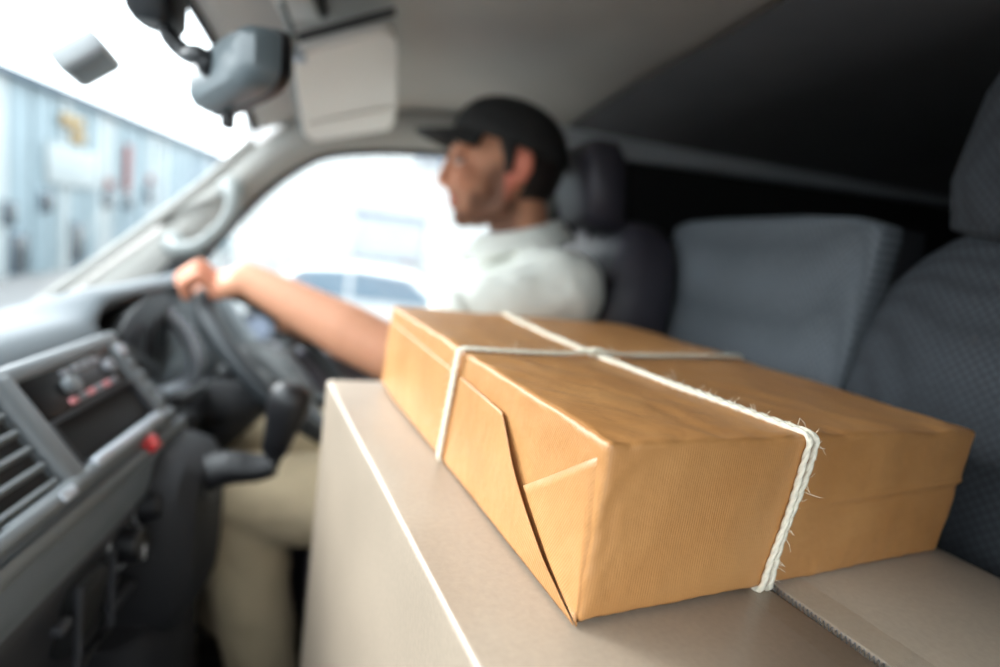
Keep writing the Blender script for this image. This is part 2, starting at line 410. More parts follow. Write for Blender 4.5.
ARCH = [(-.50, .80), (-.425, .907), (-.36, 1.0), (-.30, 1.07), (-.24, 1.122), (-.19, 1.15), (-.10, 1.172), (.04, 1.192), (.18, 1.2), (.30, 1.2)]
OUTR = [(-.86, .64), (-.755, .735), (-.65, .835), (-.545, .935), (-.44, 1.04), (-.345, 1.145), (-.22, 1.235), (.0, 1.285), (.16, 1.295), (.30, 1.30)]
ARC = cat_rom([(x, 0, z) for x, z in [(-.62, .64)]+ARCH[0:]], 5); OUT = cat_rom([(x, 0, z) for x, z in [(-.95, .56)]+OUTR], 5)
def pillar(u, v):
    i = u*(len(ARC)-1); k = min(int(i), len(ARC)-2); t = i-k
    a = ARC[k].lerp(ARC[k+1], t); b = OUT[k].lerp(OUT[k+1], t)
    p = a.lerp(b, v)
    yb = lerp(.748, .722 if u > .4 else .748, v)
    bul = .04*math.sin(PI*min(1, v*1.04))**.7
    return Vector((p.x, yb-bul*.8, p.z))
o = struct('trim_3', MB().grid(pillar, 50, 14), 'trim', 'pale grey windscreen pillar and door arch trim', ang=180); solid(o, .012, -1)
# a bead along the windscreen edge
bd = MB().tube([(p.x-.004, .722, p.z+.004) for p in OUT[4:31]], .012, 10)
obj('edge_bead', bd, 'trim', o)
# mirrored left pillar (seen from a step aside)
lp = MB().grid(lambda u, v: Vector((pillar(u, v).x, -pillar(u, v).y, pillar(u, v).z)), 50, 14)
o = struct('trim_4', lp, 'trim', 'pale grey windscreen pillar trim on the passenger side', ang=180); solid(o, .012, -1)

for sg, nm in ((1, 'trim_5'), (-1, 'trim_6')):
    struct(nm, MB().box((-.76, .765*sg, .31), (.40, .04, .70), .01), 'softblack', 'dark kick panel in the footwell ahead of the '+('driver' if sg > 0 else 'passenger')+' door')
# windscreen
ws = MB().grid(lambda u, v: base_rail(v*2-1).lerp(top_rail(v*2-1), u) + Vector((-.03, 0, .03))*math.sin(PI*u), 16, 30)
o = struct('window_1', ws, 'glass', 'large raked windscreen glass', ang=180)
hb = MB().tube([top_rail(s/20-1)+Vector((-.006, 0, .0)) for s in range(41)], .009, 8)
obj('header_seal', hb, 'rubber', o)

# driver's door
dr = thing('door_1', 'driver side door with dark inner panel and large window', None, (-.1, .76, 0)); dr['kind'] = 'structure'
obj('door_panel', MB().box((-.14, .768, .315), (.86, .035, .69), .015, 3), 'doorpanel', dr)
obj('window_sill', MB().loft([superring((x, .762, .668), (0, 1, 0), (0, 0, 1), .028, .016, 3, 16) for x in (-.58, -.3, 0, .27)]), 'doorpanel', dr)
ar = MB(); ar.loft([superring((x, .725, z), (0, 1, 0), (0, 0, 1), a, .022, 3, 16) for x, z, a in ((-.36, .575, .012), (-.3, .56, .03), (-.1, .54, .036), (.1, .535, .036), (.18, .535, .015))])
obj('armrest', ar, 'doorpanel', dr)
wp = [(-.57, .69), (-.50, .80)]+ARCH[1:-1]+[(.27, 1.18), (.275, .68)]
gl = MB().prism(wp, (0, .765, 0), (1, 0, 0), (0, 0, 1), (0, 1, 0), .004)
obj('window_glass', gl, 'glass', dr)
obj('window_seal', MB().tube([(p.x+.003, .748, p.z-.003) for p in ARC[4:]], .007, 8), 'rubber', dr)
obj('mirror_patch', MB().prism([(-.60, .66), (-.41, .66), (-.44, .875), (-.50, .865), (-.57, .765)], (0, .70, 0), (1, 0, 0), (0, 0, 1), (0, 1, 0), .02), 'softblack', dr)
# passenger door behind the viewpoint, the mirror image of the driver's
dl = thing('door_2', 'passenger side door with dark inner panel and large window', None, (-.1, -.76, 0)); dl['kind'] = 'structure'
obj('door_panel', MB().box((-.14, -.768, .315), (.86, .035, .69), .015, 3), 'doorpanel', dl)
obj('window_sill', MB().loft([superring((x, -.762, .668), (0, 1, 0), (0, 0, 1), .028, .016, 3, 16) for x in (-.58, -.3, 0, .27)]), 'doorpanel', dl)
obj('window_glass', MB().prism(wp, (0, -.769, 0), (1, 0, 0), (0, 0, 1), (0, 1, 0), .004), 'added_tint', dl)
obj('window_seal', MB().tube([(p.x+.003, -.748, p.z-.003) for p in ARC[4:]], .007, 8), 'rubber', dl)
obj('pillar_cover', MB().loft([superring((.305, -.762, z), (1, 0, 0), (0, 1, 0), .05, .014, 4, 20) for z in (.0, .65, 1.3)]), 'trim', dl)
# outside mirror on the door
dm = thing('door_mirror', 'dark outside mirror beyond the front corner of the driver window', 'mirror', (-.5, .90, .74))
h = MB(); h.loft([superring((-.5+dx, .90, .80), (0, 1, 0), (0, 0, 1), a, b, 3.5, 20) for dx, a, b in ((-.05, .03, .05), (-.035, .065, .085), (-.0, .08, .10), (.02, .08, .10))])
obj('housing', h, 'doorpanel', dm)
obj('mirror_plate', MB().loft([superring((-.479+dx, .90, .80), (0, 1, 0), (0, 0, 1), .072, .09, 3.5, 20) for dx in (0, .004)]), 'mirror_glass', dm)
obj('arm', MB().tube([(-.52, .785, .72), (-.52, .85, .73), (-.51, .88, .75)], .018, 10), 'softblack', dm)

# ================================================================== DASHBOARD
dash = thing('dashboard', 'grey moulded dashboard with radio, vents and instrument hood', 'dashboard', (-.6, 0, .3))
PROF = [(-.95, .655), (-.80, .72), (-.66, .767), (-.54, .802), (-.46, .824), (-.405, .832), (-.382, .825), (-.366, .81),
        (-.345, .782), (-.32, .748), (-.297, .716), (-.284, .702), (-.277, .692), (-.271, .665), (-.273, .645), (-.285, .637), (-.40, .62)]
def dprof(y):
    b = sstep(.135, .195, y)*(1-sstep(.60, .68, y)); e = sstep(.5, .74, abs(y))
    out = []
    for i, (x, z) in enumerate(PROF):
        if 7 <= i <= 15: x -= (.05, .06, .08, .10, .11, .11, .11, .11, .11)[i-7]*b
        if 5 <= i <= 6: x -= .005*b
        if 3 <= i <= 6: z += (.010, .022, .028, .024)[i-3]*b
        if i >= 5: x -= .03*e
        if i >= 5: z += .03*sstep(-.1, .3, y)*(1-sstep(.3, .4, y))*0
        out.append((x, z))
    return out
ys = [-.735+i*1.47/72 for i in range(73)]
dm_ = MB(); rows = [dprof(y) for y in ys]
# smooth the profile curve
def prow(k):
    y = ys[k]; return cat_rom([(x, y, z) for x, z in rows[k]], 3)
PR = [prow(k) for k in range(73)]; nv = len(PR[0])
dm_.add([p for r in PR for p in r], [(i*nv+j, (i+1)*nv+j, (i+1)*nv+j+1, i*nv+j+1) for i in range(72) for j in range(nv-1)])
dbody = obj('dash_top', dm_, 'dash', dash, ang=50)
tag(dbody, 'pale grey upper dash pad lit by the windscreen')
# lower dash
LP = [(-.40, .635), (-.292, .64), (-.282, .637), (-.278, .625), (-.284, .60), (-.30, .52), (-.325, .43), (-.36, .37), (-.45, .33), (-.9, .33)]
lm = MB(); rws = []
for k in range(73):
    y = ys[k]; b = sstep(.17, .225, y)
    rws.append(cat_rom([(x-(.14*b if i > 1 else .05*b), y, z) for i, (x, z) in enumerate(LP)], 3))
nv = len(rws[0])
lm.add([p for r in rws for p in r], [(i*nv+j, (i+1)*nv+j, (i+1)*nv+j+1, i*nv+j+1) for i in range(72) for j in range(nv-1)])
obj('lower_panel', lm, 'lowdash', dash, ang=50)

# local frame on the sloping centre face: u = +Y, v = down the slope, n = outward
FO = Vector((-.366, 0, .81)); FV = Vector((.069, 0, -.094)).normalized(); FU = Vector((0, 1, 0)); FN = FU.cross(FV)
if FN.x < 0: FN = -FN
FM = frame(FU, FV, FN).to_4x4()
def fp(u, v, n=0.): return FO+FU*u+FV*v+FN*n
def fbox(u0, u1, v0, v1, n0, n1, bev=.002, seg=2):
    return MB().box(fp((u0+u1)/2, (v0+v1)/2, (n0+n1)/2), (u1-u0, v1-v0, n1-n0), bev, seg, FM)
# centre frame: a rounded slab with openings made of four bars per opening
obj('centre_frame', MB().box(fp(-.017, .006, .002), (.33, .022, .02), .008, 3, FM).box(fp(-.017, .125, .004), (.33, .018, .022), .007, 3, FM)
    .box(fp(-.075, .065, .003), (.03, .13, .022), .009, 3, FM).box(fp(.128, .065, .002), (.032, .13, .02), .008, 3, FM), 'dashpanel', dash)
obj('silver_strip', fbox(-.05, .11, .113, .126, .006, .018, .005, 3), 'silver', dash)
radio = obj('radio', fbox(-.058, .11, .014, .062, -.01, .010, .003), 'gloss', dash); tag(radio, 'black car radio with small knobs and buttons')
for i in range(6):
    obj('radio_button', fbox(-.015+i*.017, -.002+i*.017, .05, .057, .008, .0125, .001), 'button' if i % 2 else 'pink', radio)
for i in range(4):
    obj('radio_button', fbox(.0+i*.02, .014+i*.02, .02, .026, .008, .0125, .001), 'button', radio)
def knob(u, v, r, d, material, parent, mbname='knob', n0=.008):
    k = MB(); k.loft([[fp(u+math.cos(a)*rr, v+math.sin(a)*rr, n) for a in [2*PI*q/24 for q in range(24)]] for rr, n in ((r, n0), (r, n0+d*.7), (r*.9, n0+d*.95), (r*.6, n0+d))])
    return obj(mbname, k, material, parent)
knob(.0, .038, .010, .012, 'dashpanel', radio); knob(.082, .036, .008, .01, 'button', radio)
obj('radio_display', fbox(.018, .066, .03, .045, .008, .0112, .001), 'lowdash', radio)
pk = obj('storage_pocket', fbox(-.056, .11, .066, .112, -.03, .004, .003), 'void', dash); tag(pk, 'open black storage slot under the radio')
obj('pocket_rim', MB().box(fp(.027, .0645, .006), (.17, .004, .01), .0015, 2, FM).box(fp(-.057, .088, .006), (.004, .05, .01), .0015, 2, FM).box(fp(.111, .088, .006), (.004, .05, .01), .0015, 2, FM), 'lowdash', dash)
# centre vent, its frame and slats
vent = obj('air_vent', fbox(-.225, -.095, .012, .118, -.02, .004, .004), 'void', dash); tag(vent, 'centre air vent with grey slats')
for i in range(6):
    v0 = .02+i*.0185
    obj('vent_slat', MB().box(fp(-.16, v0, .004), (.126, .0055, .014), .002, 2, FM @ Matrix.Rotation(rad(25), 4, 'X')), 'dashpanel', vent)
k = MB(); k.loft([[fp(-.155+math.cos(a)*rr, .045+math.sin(a)*rr, n) for a in [2*PI*q/20 for q in range(20)]] for rr, n in ((.010, .008), (.011, .02), (.009, .026), (.004, .027))])
obj('vent_knob', k, 'silver', vent)
obj('vent_frame', MB().box(fp(-.16, .007, .004), (.15, .012, .02), .005, 3, FM).box(fp(-.16, .126, .006), (.15, .014, .022), .005, 3, FM).box(fp(-.236, .066, .004), (.016, .13, .02), .006, 3, FM), 'dashpanel', dash)
obj('vent_latch', fbox(-.12, -.098, .121, .132, .014, .02, .003), 'silver', dash)
# passenger-side upper glove panel
gp = MB().box(fp(-.46, .066, .001), (.40, .125, .012), .006, 3, FM); obj('glove_panel', gp, 'dash', dash)
# key column between radio and cluster
for i in range(5):
    obj('switch', fbox(.119, .139, .016+i*.020, .031+i*.020, .008, .0145, .002), 'dashpanel' if i else 'silver', dash)
# hazard button on the lip
obj('hazard_button', MB().box((-.279, .063, .70), (.018, .022, .022), .004, 2, Matrix.Rotation(rad(-36), 4, 'Y')), 'red', dash)
# ledge lip trim line
obj('ledge_trim', MB().loft([superring((-.279, y, .6895), (1, 0, 0), (0, 0, 1), .006, .010, 2.5, 10) for y in (-.68, -.3, 0, .17)]), 'dashpanel', dash)
# lower centre: knobs, pocket, cup holder, glove lid
def xknob(y, z, r, parent):
    k = MB(); ax = Vector((1, 0, .12)).normalized(); a1 = Vector((0, 1, 0)); a2 = ax.cross(a1)
    c = Vector((-.288, y, z))
    k.loft([[c+a1*math.cos(a)*rr+a2*math.sin(a)*rr+ax*d for a in [2*PI*q/28 for q in range(28)]] for rr, d in ((r*1.25, 0), (r*1.2, .008), (r, .010), (r*.92, .03), (r*.8, .033), (r*.3, .0335))])
    o = obj('climate_knob', k, 'black', parent)
    obj('knob_ring', MB().tube([c+a1*math.cos(a)*r*1.22+a2*math.sin(a)*r*1.22+ax*.009 for a in [2*PI*q/28 for q in range(28)]], .0016, 6, closed=True), 'silver', o)
    obj('knob_mark', MB().box(c+ax*.033+a2*-r*.5, (.002, .003, r*.8), .0005), 'white', o)
    return o
k1 = xknob(.0, .600, .021, dash); k2 = xknob(.055, .622, .021, dash)
obj('red_scale', MB().tube([Vector((-.279, .055, .622))+Vector((0, math.cos(a), math.sin(a)))*.0285 for a in [rad(-60+q*12) for q in range(9)]], .0018, 6), 'red', k2)
pkt = obj('side_pocket', MB().box((-.285, -.075, .575), (.03, .055, .085), .012, 3, Matrix.Rotation(rad(10), 4, 'Y')), 'void', dash)
obj('pocket_rim', MB().tube([(-.268-.03*(.62-z)*0, y, z) for y, z in [(-.107, .62), (-.043, .62), (-.043, .53), (-.107, .53)]], .004, 8, closed=True), 'lowdash', pkt)
obj('slider', MB().box((-.273, -.012, .545), (.014, .05, .008), .003), 'lowdash', dash)
obj('chrome_latch', MB().box((-.268, -.135, .60), (.012, .02, .01), .003), 'lowdash', dash)
gb = obj('glove_box_lid', MB().box((-.298, -.43, .50), (.03, .46, .24), .015, 3, Matrix.Rotation(rad(10), 4, 'Y')), 'lowdash', dash)
obj('lid_latch', MB().box((-.274, -.30, .585), (.014, .07, .022), .005), 'black', gb)
# instrument hood and cluster
LENS = [(.188, .806), (.225, .828), (.31, .845), (.40, .836), (.435, .79), (.44, .73), (.42, .685), (.36, .675), (.26, .722)]
cl = obj('instrument_cluster', MB().prism(LENS, (-.350, 0, 0), (-.10, .995, 0), (0, 0, 1), (-1, -.1, 0), .10), 'gloss', dash); tag(cl, 'dark instrument cluster lens facing the driver')
for yy in (.27, .36):
    c = Vector((-.349-.1*yy, yy, .765)); a1_ = Vector((-.10, .995, 0))
    obj('gauge_ring', MB().tube([c+a1_*math.cos(a)*.036+Vector((0, 0, 1))*math.sin(a)*.036 for a in [2*PI*q/30 for q in range(30)]], .0016, 6, closed=True), 'lowdash', cl)
obj('lens_divider', MB().tube([(-.368, .20, .785), (-.377, .30, .735), (-.386, .38, .70)], .004, 8), 'dashpanel', cl)
# silver bezel round the far side of the cluster
bz = cat_rom([(-.378, .25, .702), (-.380, .34, .672), (-.366, .405, .668), (-.350, .42, .69), (-.348, .42, .722), (-.368, .42, .765), (-.402, .412, .804), (-.428, .40, .838)], 6)
obj('cluster_bezel', MB().tube(bz, .011, 10, flat=1.5), 'silver', dash)
for i in range(9):
    p = bz[20+i*2]; obj('bezel_switch', MB().box(p+Vector((.012, -.004, .004)), (.008, .012, .012), .002), 'button', dash)
# ignition / stalk shroud
obj('column_shroud', MB().capsule((-.42, .42, .625), .046, (-.27, .42, .64), .043, 18).box((-.35, .33, .625), (.09, .06, .05), .02, 3), 'softblack', dash)
for (a, b) in (((-.32, .38, .68), (-.31, .245, .70)), ((-.32, .46, .68), (-.31, .60, .70))):
    st = obj('stalk', MB().capsule(a, .008, b, .010, 12), 'black', dash)
    obj('stalk_tip', MB().capsule(b, .0125, (b[0], b[1]+(.02 if b[1] > .4 else -.02), b[2]+.003), .012, 12), 'softblack', st)
# centre console that carries the gear lever
obj('lever_console', MB().loft([superring((x, .125, z), (0, 1, 0), (0, 0, 1), a, b, 4, 24) for x, z, a, b in ((-.36, .55, .085, .14), (-.28, .55, .085, .135), (-.24, .555, .078, .12), (-.222, .56, .06, .095))]), 'softblack', dash)
obj('console_base', MB().loft([superring((-.33+.0*z, .10, z), (1, 0, 0), (0, 1, 0), a, .10, 4, 24) for z, a in ((.0, .10), (.2, .10), (.42, .09), (.46, .07))]), 'softblack', dash)

# ------------------------------------------------------------------ gear lever
gl_ = thing('gear_lever', 'black dash-mounted gear lever with tall knob and ribbed boot', 'gear lever', (-.22, .12, .62))
bt = cat_rom([(-.235, .12, .635), (-.20, .12, .648), (-.165, .12, .650), (-.140, .12, .656)], 6)
obj('boot', MB().tube(bt, [.027-.012*(i/(len(bt)-1))+.0005*math.sin(i*2.2) for i in range(len(bt))], 18), 'black', gl_)
obj('boot_plate', MB().tube([(-.232, .12, .634), (-.224, .12, .637)], .036, 24), 'wheel', gl_)
obj('shaft', MB().tube(cat_rom([(-.15, .12, .653), (-.143, .12, .664), (-.140, .12, .69)], 6), .011, 12), 'black', gl_)
kb = MB(); ax = Vector((.018, 0, .09)).normalized(); o0 = Vector((-.143, .12, .672)); a1 = Vector((0, 1, 0)); a2 = ax.cross(a1)
kb.loft([[o0+ax*h_+a1*math.cos(a)*r_*1.0+a2*math.sin(a)*r_*1.12 for a in [2*PI*q/24 for q in range(24)]] for h_, r_ in ((0, .012), (.006, .016), (.03, .0185), (.055, .0225), (.078, .0255), (.092, .024), (.101, .018), (.105, .009))])
kn = obj('knob', kb, 'black', gl_)
obj('knob_cap', MB().ell(o0+ax*.1005, (.013, .013, .0055), n=16), 'wheel', kn)

# ------------------------------------------------------------------ steering wheel
WC = Vector((-.178, .42, .722)); WN = Vector((.653, 0, .757)); WE2 = Vector((-.757, 0, .653)); WE1 = Vector((0, 1, 0)); WR = .192
sw = thing('steering_wheel', 'dark grey steering wheel held by the driver', 'steering wheel', tuple(WC))
def wp_(r, ph, n=0.): return WC+(WE2*math.cos(ph)+WE1*math.sin(ph))*r+WN*n
obj('rim', MB().tube([wp_(WR, 2*PI*k/72) for k in range(72)], .0155, 14, closed=True), 'wheel', sw)
hub = MB(); hub.loft([[wp_(r*(1+.12*abs(math.sin(a))), a, n) for a in [2*PI*q/36 for q in range(36)]] for r, n in ((.03, -.075), (.065, -.06), (.085, -.04), (.082, -.022), (.066, -.010), (.03, -.004))])
obj('hub_cover', hub, 'wheel', sw)
for ph in (rad(78), rad(-78), rad(152), rad(-152)):
    t_ = Vector(WE1)*math.cos(ph)-WE2*math.sin(ph)
    obj('spoke', MB().loft([superring(wp_(r, ph, n), t_, WN, a, b, 3, 14) for r, n, a, b in ((.06, -.03, .026, .012), (.11, -.022, .02, .010), (.15, -.012, .016, .008), (.188, -.002, .018, .009))]), 'wheel', sw)
obj('hub_emblem', MB().ell(wp_(0, 0, -.003), (.016, .016, .004), frame(WE1, WE2, WN), 20), 'wheel', sw)
obj('column', MB().tube([WC+WN*-.30, WC+WN*-.06], .034, 18), 'softblack', sw)

# ================================================================== REAR-VIEW MIRROR, SENSOR, HANDLE, VISOR, LAMP
rv = thing('rear_view_mirror', 'grey rear-view mirror hanging on a curved black stem', 'mirror', (-.30, .1, 1.32))
mA = Vector((-.148, -.005, 1.160)); mB = Vector((-.262, .150, 1.137)); mx_ = (mB-mA).normalized(); mn = Vector((mx_.y, -mx_.x, 0)).normalized()   # glass normal to the rear/driver
if mn.x < 0: mn = -mn
mz = mx_.cross(mn); mz = mz if mz.z > 0 else -mz
mc = (mA+mB)/2; hl = (mB-mA).length/2+.002
hs = MB(); hs.loft([superring(mc+mn*d, mx_, mz, hl*a, .0335*b, 4.5, 40) for d, a, b in ((-.030, .62, .45), (-.028, .80, .70), (-.020, .93, .90), (-.006, .99, .99), (.004, 1.0, 1.0))])
obj('housing', hs, 'mirror', rv)
obj('bezel', MB().loft([superring(mc+mn*d, mx_, mz, hl*a, .0335*b, 4.5, 40) for d, a, b in ((.003, .99, .99), (.004, 1.015, 1.05), (.014, 1.01, 1.04), (.018, .96, .93))]), 'bezel', rv)
obj('mirror_plate', MB().loft([superring(mc+mn*d, mx_, mz, hl*.94, .030, 4.5, 40) for d in (.0175, .0195)]), 'mirror_glass', rv)
obj('dimming_tab', MB().box(mc+mx_*.045-mz*.041+mn*.006, (.014, .018, .022), .004, 2), 'bezel', rv)
s1 = mc+mx_*.01+mz*.006-mn*.028
stp = cat_rom([s1+mn*.008, s1-mn*.008+Vector((-.004, 0, .006)), (-.268, .095, 1.166), (-.289, .1, 1.182), (-.296, .1, 1.205), (-.302, .1, 1.24)], 6)
obj('stem', MB().tube(stp, .0105, 12), 'bezel', rv)
obj('ball_joint', MB().ell(s1, .015, n=16), 'bezel', rv)
obj('mount', MB().loft([superring((x, .1, z), (1, .0, 0), (0, 1, 0), a, b, 4, 20) for x, z, a, b in ((-.302, 1.190, .020, .026), (-.303, 1.198, .025, .032), (-.312, 1.25, .032, .04), (-.33, 1.30, .030, .045), (-.335, 1.335, .03, .045))]), 'bezel', rv)

sn = thing('windscreen_sensor', 'small grey box stuck high on the windscreen glass', 'sensor', (-.43, .2, 1.17))
SM = Matrix.Rotation(rad(-42), 4, 'Y') @ Matrix.Rotation(rad(10), 4, 'Z')
obj('case', MB().box((-.425, .2, 1.160), (.062, .07, .030), .007, 3, SM), 'sensor', sn)
obj('face_plate', MB().box(Vector((-.425, .2, 1.160))+SM.to_3x3() @ Vector((0, -.001, -.0155)), (.05, .058, .003), .001, 2, SM), 'mirror', sn)
obj('adhesive_pad', MB().box(Vector((-.425, .2, 1.160))+SM.to_3x3() @ Vector((.004, 0, .016)), (.045, .05, .006), .002, 2, SM), 'bezel', sn)

gh = thing('grab_handle', 'curved grey grab handle on the windscreen pillar', 'handle', (-.5, .69, .9))
gpts = cat_rom([(-.487, .700, .902), (-.487, .672, .902), (-.468, .652, .895), (-.42, .643, .912), (-.375, .643, .965), (-.365, .652, 1.01), (-.378, .672, 1.034), (-.378, .700, 1.034)], 7)
obj('grip', MB().tube(gpts, .0145, 14), 'handle', gh)
for c in ((-.490, .690, .902), (-.380, .690, 1.036)):
    obj('mounting_cap', MB().ell(c, (.027, .022, .027), n=18), 'handle', gh)

vs_ = thing('sun_visor', 'pale grey sun visor folded up in front of the driver', 'visor', (-.15, .48, 1.3))
VC = [Vector((-.20, .30, 1.245)), Vector((-.045, .30, 1.318)), Vector((-.045, .67, 1.225)), Vector((-.235, .67, 1.165))]
vn = (VC[1]-VC[0]).cross(VC[2]-VC[0]).normalized(); vn = vn if vn.z > 0 else -vn
def vpt(u, v):   # rounded rectangle
    return VC[0].lerp(VC[1], u).lerp(VC[3].lerp(VC[2], u), v)
vr = []
for off, sc in ((-.008, .90), (-.0095, .97), (-.004, 1.0), (.004, 1.0), (.0095, .97), (.008, .9)):
    ring = []
    for k in range(48):
        t = 2*PI*k/48; ct, st = math.cos(t), math.sin(t)
        ring.append(vpt(.5+.5*sc*math.copysign(abs(ct)**(2/7), ct), .5+.5*sc*math.copysign(abs(st)**(2/7), st))+vn*off)
    vr.append(ring)
obj('visor_panel', MB().loft(vr), 'visor', vs_)
obj('gap_shade_strip', MB().tube([vpt(t/10, -.012)+vn*.012 for t in range(1, 11)], .006, 8), 'rubber', vs_)  # dark strip added to imitate the shaded gap between visor and headliner
obj('pivot_rod', MB().tube(cat_rom([vpt(.02, 1.0)+vn*.0, vpt(.0, .5)-vn*.0, vpt(0, .04), vpt(.02, -.02), vpt(.06, -.03)+vn*.02, vpt(.06, -.03)+vn*.065], 5), .0055, 10), 'handle', vs_)
obj('clip', MB().box(vpt(.08, .04)-vn*.004, (.022, .016, .022), .004), 'silver', vs_)
obj('ticket_flap', MB().loft([[vpt(a, b)-vn*d for a, b in ((.08, .72), (.92, .70), (.92, .96), (.08, .97))] for d in (.008, .0125)]), 'visor', vs_)

lamp = thing('cabin_lamp', 'small pale cabin lamp on the headliner at the top edge', 'lamp', (-.20, .345, 1.335))
obj('lamp_base', MB().box((-.20, .345, 1.332), (.075, .11, .02), .008, 3, Matrix.Rotation(rad(-10), 4, 'Y')), 'bezel', lamp)
obj('lamp_lens', MB().box((-.203, .345, 1.322), (.06, .095, .012), .005, 3, Matrix.Rotation(rad(-10), 4, 'Y')), 'visor', lamp)

# ================================================================== SEATS
def cushion(parent, yc, hw, x0, x1, zt, material, side):
    o = obj('seat_cushion', MB().loft([superring(((x0+x1)/2, yc, z), (1, 0, 0), (0, 1, 0), (x1-x0)/2*a, hw*a, 6, 40) for z, a in ((zt-.13, .95), (zt-.12, .985), (zt-.03, 1.0), (zt-.008, .985), (zt, .93))]), material, parent)
    obj('seat_base', MB().loft([superring(((x0+x1)/2+.01, yc, z), (1, 0, 0), (0, 1, 0), (x1-x0)/2*.9, hw*.92, 6, 32) for z in (.0, zt-.125)]), side, parent)
    return o
def backrest(parent, yc, xf, z0, z1, wid, depth, tilt, material, side, p=4.5, bolster=.018, topround=.10, n=44, pf=5.):
    rings = []; H = z1-z0
    N = 22
    for i in range(N+1):
        t = i/N; t = 1-(1-t)**1.6
        z = z0+H*t
        top = max(0, (z-(z1-topround))/topround)
        a = wid(t)*(1-.55*(1-math.sqrt(max(0, 1-top**2.2))) ) if top > 0 else wid(t)
        d = depth*(1-.75*(1-math.sqrt(max(0, 1-top**3))))
        xc = xf+tilt*(z-z0)+depth/2
        ring = superring((xc, yc, z), (0, 1, 0), (1, 0, 0), a, d/2, pf, n)
        for q in ring:
            if q.x < xc:
                yy = abs(q.y-yc)/max(a, .01)
                q.x += -bolster*sstep(.55, .9, yy)*(1-sstep(.92, 1., yy))*(1-top)
        rings.append(ring)
    return obj('backrest', MB().loft(rings), material, parent, ang=60)

# middle seat
s2 = thing('middle_seat', 'flat-backed grey fabric seat between driver and passenger seats', 'seat', (.3, .07, 0))
cushion(s2, .065, .142, -.02, .44, .42, 'seat', 'seat_side')
backrest(s2, .088, .432, .40, 1.09, lambda t: .240-.010*t, .034, .07, 'seat_lit', 'seat_side', bolster=.003, topround=.02, pf=9)
obj('back_shell', MB().loft([superring((.432+.07*(z-.4)+.052, .088, z), (0, 1, 0), (1, 0, 0), .236*a, .024, 6, 30) for z, a in ((.42, .98), (.8, .97), (1.05, .955), (1.075, .93))]), 'seat_side', s2)
# passenger seat
s3 = thing('passenger_seat', 'grey textured fabric passenger seat with tall headrest behind the parcel', 'seat', (.3, -.40, 0))
cushion(s3, -.365, .28, -.03, .46, .42, 'seat', 'seat_side')
backrest(s3, -.385, .462, .40, 1.095, lambda t: .292+.008*math.sin(PI*min(1, t*1.2)), .13, .055, 'seat', 'seat_side', bolster=.022, topround=.21)
hr = MB(); hr.loft([superring((x+.012, -.385, z), (0, 1, 0), (1, 0, 0), a*1.1, d, 4.5, 40) for x, z, a, d in ((.53, 1.062, .15, .03), (.53, 1.075, .185, .05), (.532, 1.12, .195, .056), (.54, 1.2, .19, .056), (.548, 1.27, .17, .05), (.55, 1.30, .13, .035), (.55, 1.308, .08, .015))])
obj('headrest', hr, 'seat', s3, ang=60)
for dy in (-.05, .05): obj('headrest_post', MB().tube([(.545, -.385+dy, 1.02), (.545, -.385+dy, 1.09)], .006, 10), 'bezel', s3)
for dy in (-.135, .135):
    obj('seam_piping', MB().tube(cat_rom([(.470+.055*(z-.4)-.004, -.385+dy, z) for z in (.45, .6, .75, .9, .98)], 5), .0022, 8), 'seat_side', s3)
# driver's seat
s1_ = thing('driver_seat', 'dark driver seat with headrest behind the person in the cap', 'seat', (.2, .45, 0))
cushion(s1_, .45, .235, -.11, .38, .43, 'seat_dark', 'seat_side')
backrest(s1_, .45, .315, .40, 1.075, lambda t: .235, .11, .085, 'seat_dark', 'seat_side', bolster=.03, topround=.16)
hr = MB(); hr.loft([superring((x, .45, z), (0, 1, 0), (1, 0, 0), a, d, 4, 32) for x, z, a, d in ((.375, 1.055, .09, .025), (.365, 1.07, .12, .04), (.352, 1.12, .13, .046), (.345, 1.18, .12, .044), (.345, 1.212, .09, .03), (.345, 1.22, .05, .012))])
obj('headrest', hr, 'seat_dark', s1_, ang=60)
for dy in (-.045, .045): obj('headrest_post', MB().tube([(.385, .45+dy, 1.0), (.378, .45+dy, 1.08)], .005, 10), 'bezel', s1_)
# belt strap on the door pillar
sb = thing('seat_belt', 'pale seat belt strap hanging by the driver door pillar', 'seat belt', (.29, .72, .2))
obj('strap', MB().prism([(.268, .2), (.312, .2), (.300, 1.16), (.258, 1.16)], (0, .722, 0), (1, 0, 0), (0, 0, 1), (0, 1, 0), .002), 'belt', sb)
obj('anchor', MB().box((.279, .722, 1.165), (.06, .02, .05), .008, 3), 'bezel', sb)

# ================================================================== CARDBOARD BOX
BA = rad(15.297); PS = .925; BO = (.1082, -.4086)      # package scale, near corner of the parcel on the box top
bx = thing('cardboard_box', 'large brown cardboard box on the seat under the wrapped parcel', 'box', (BO[0], BO[1], .421), BA)
bx.scale = (PS,)*3
U0_, U1_, W0_, W1_, HT = -.066, .371, -.11, .487, .394/PS
def lbox(u0, u1, w0, w1, h0, h1, bev=.002, seg=2):
    return MB().box(((u0+u1)/2, (w0+w1)/2, (h0+h1)/2), (u1-u0, w1-w0, h1-h0), bev, seg)
obj('side_panel', lbox(U0_, U0_+.006, W0_, W1_, 0, HT-.018, 0), 'card', bx, local=True)
obj('side_panel', lbox(U1_-.006, U1_, W0_, W1_, 0, HT-.018, 0), 'card', bx, local=True)
obj('end_panel', lbox(U0_+.004, U1_-.004, W1_-.006, W1_, 0, HT-.0065, .001), 'card', bx, local=True)
obj('end_panel', lbox(U0_+.004, U1_-.004, W0_, W0_+.006, 0, HT-.0065, .001), 'card', bx, local=True)
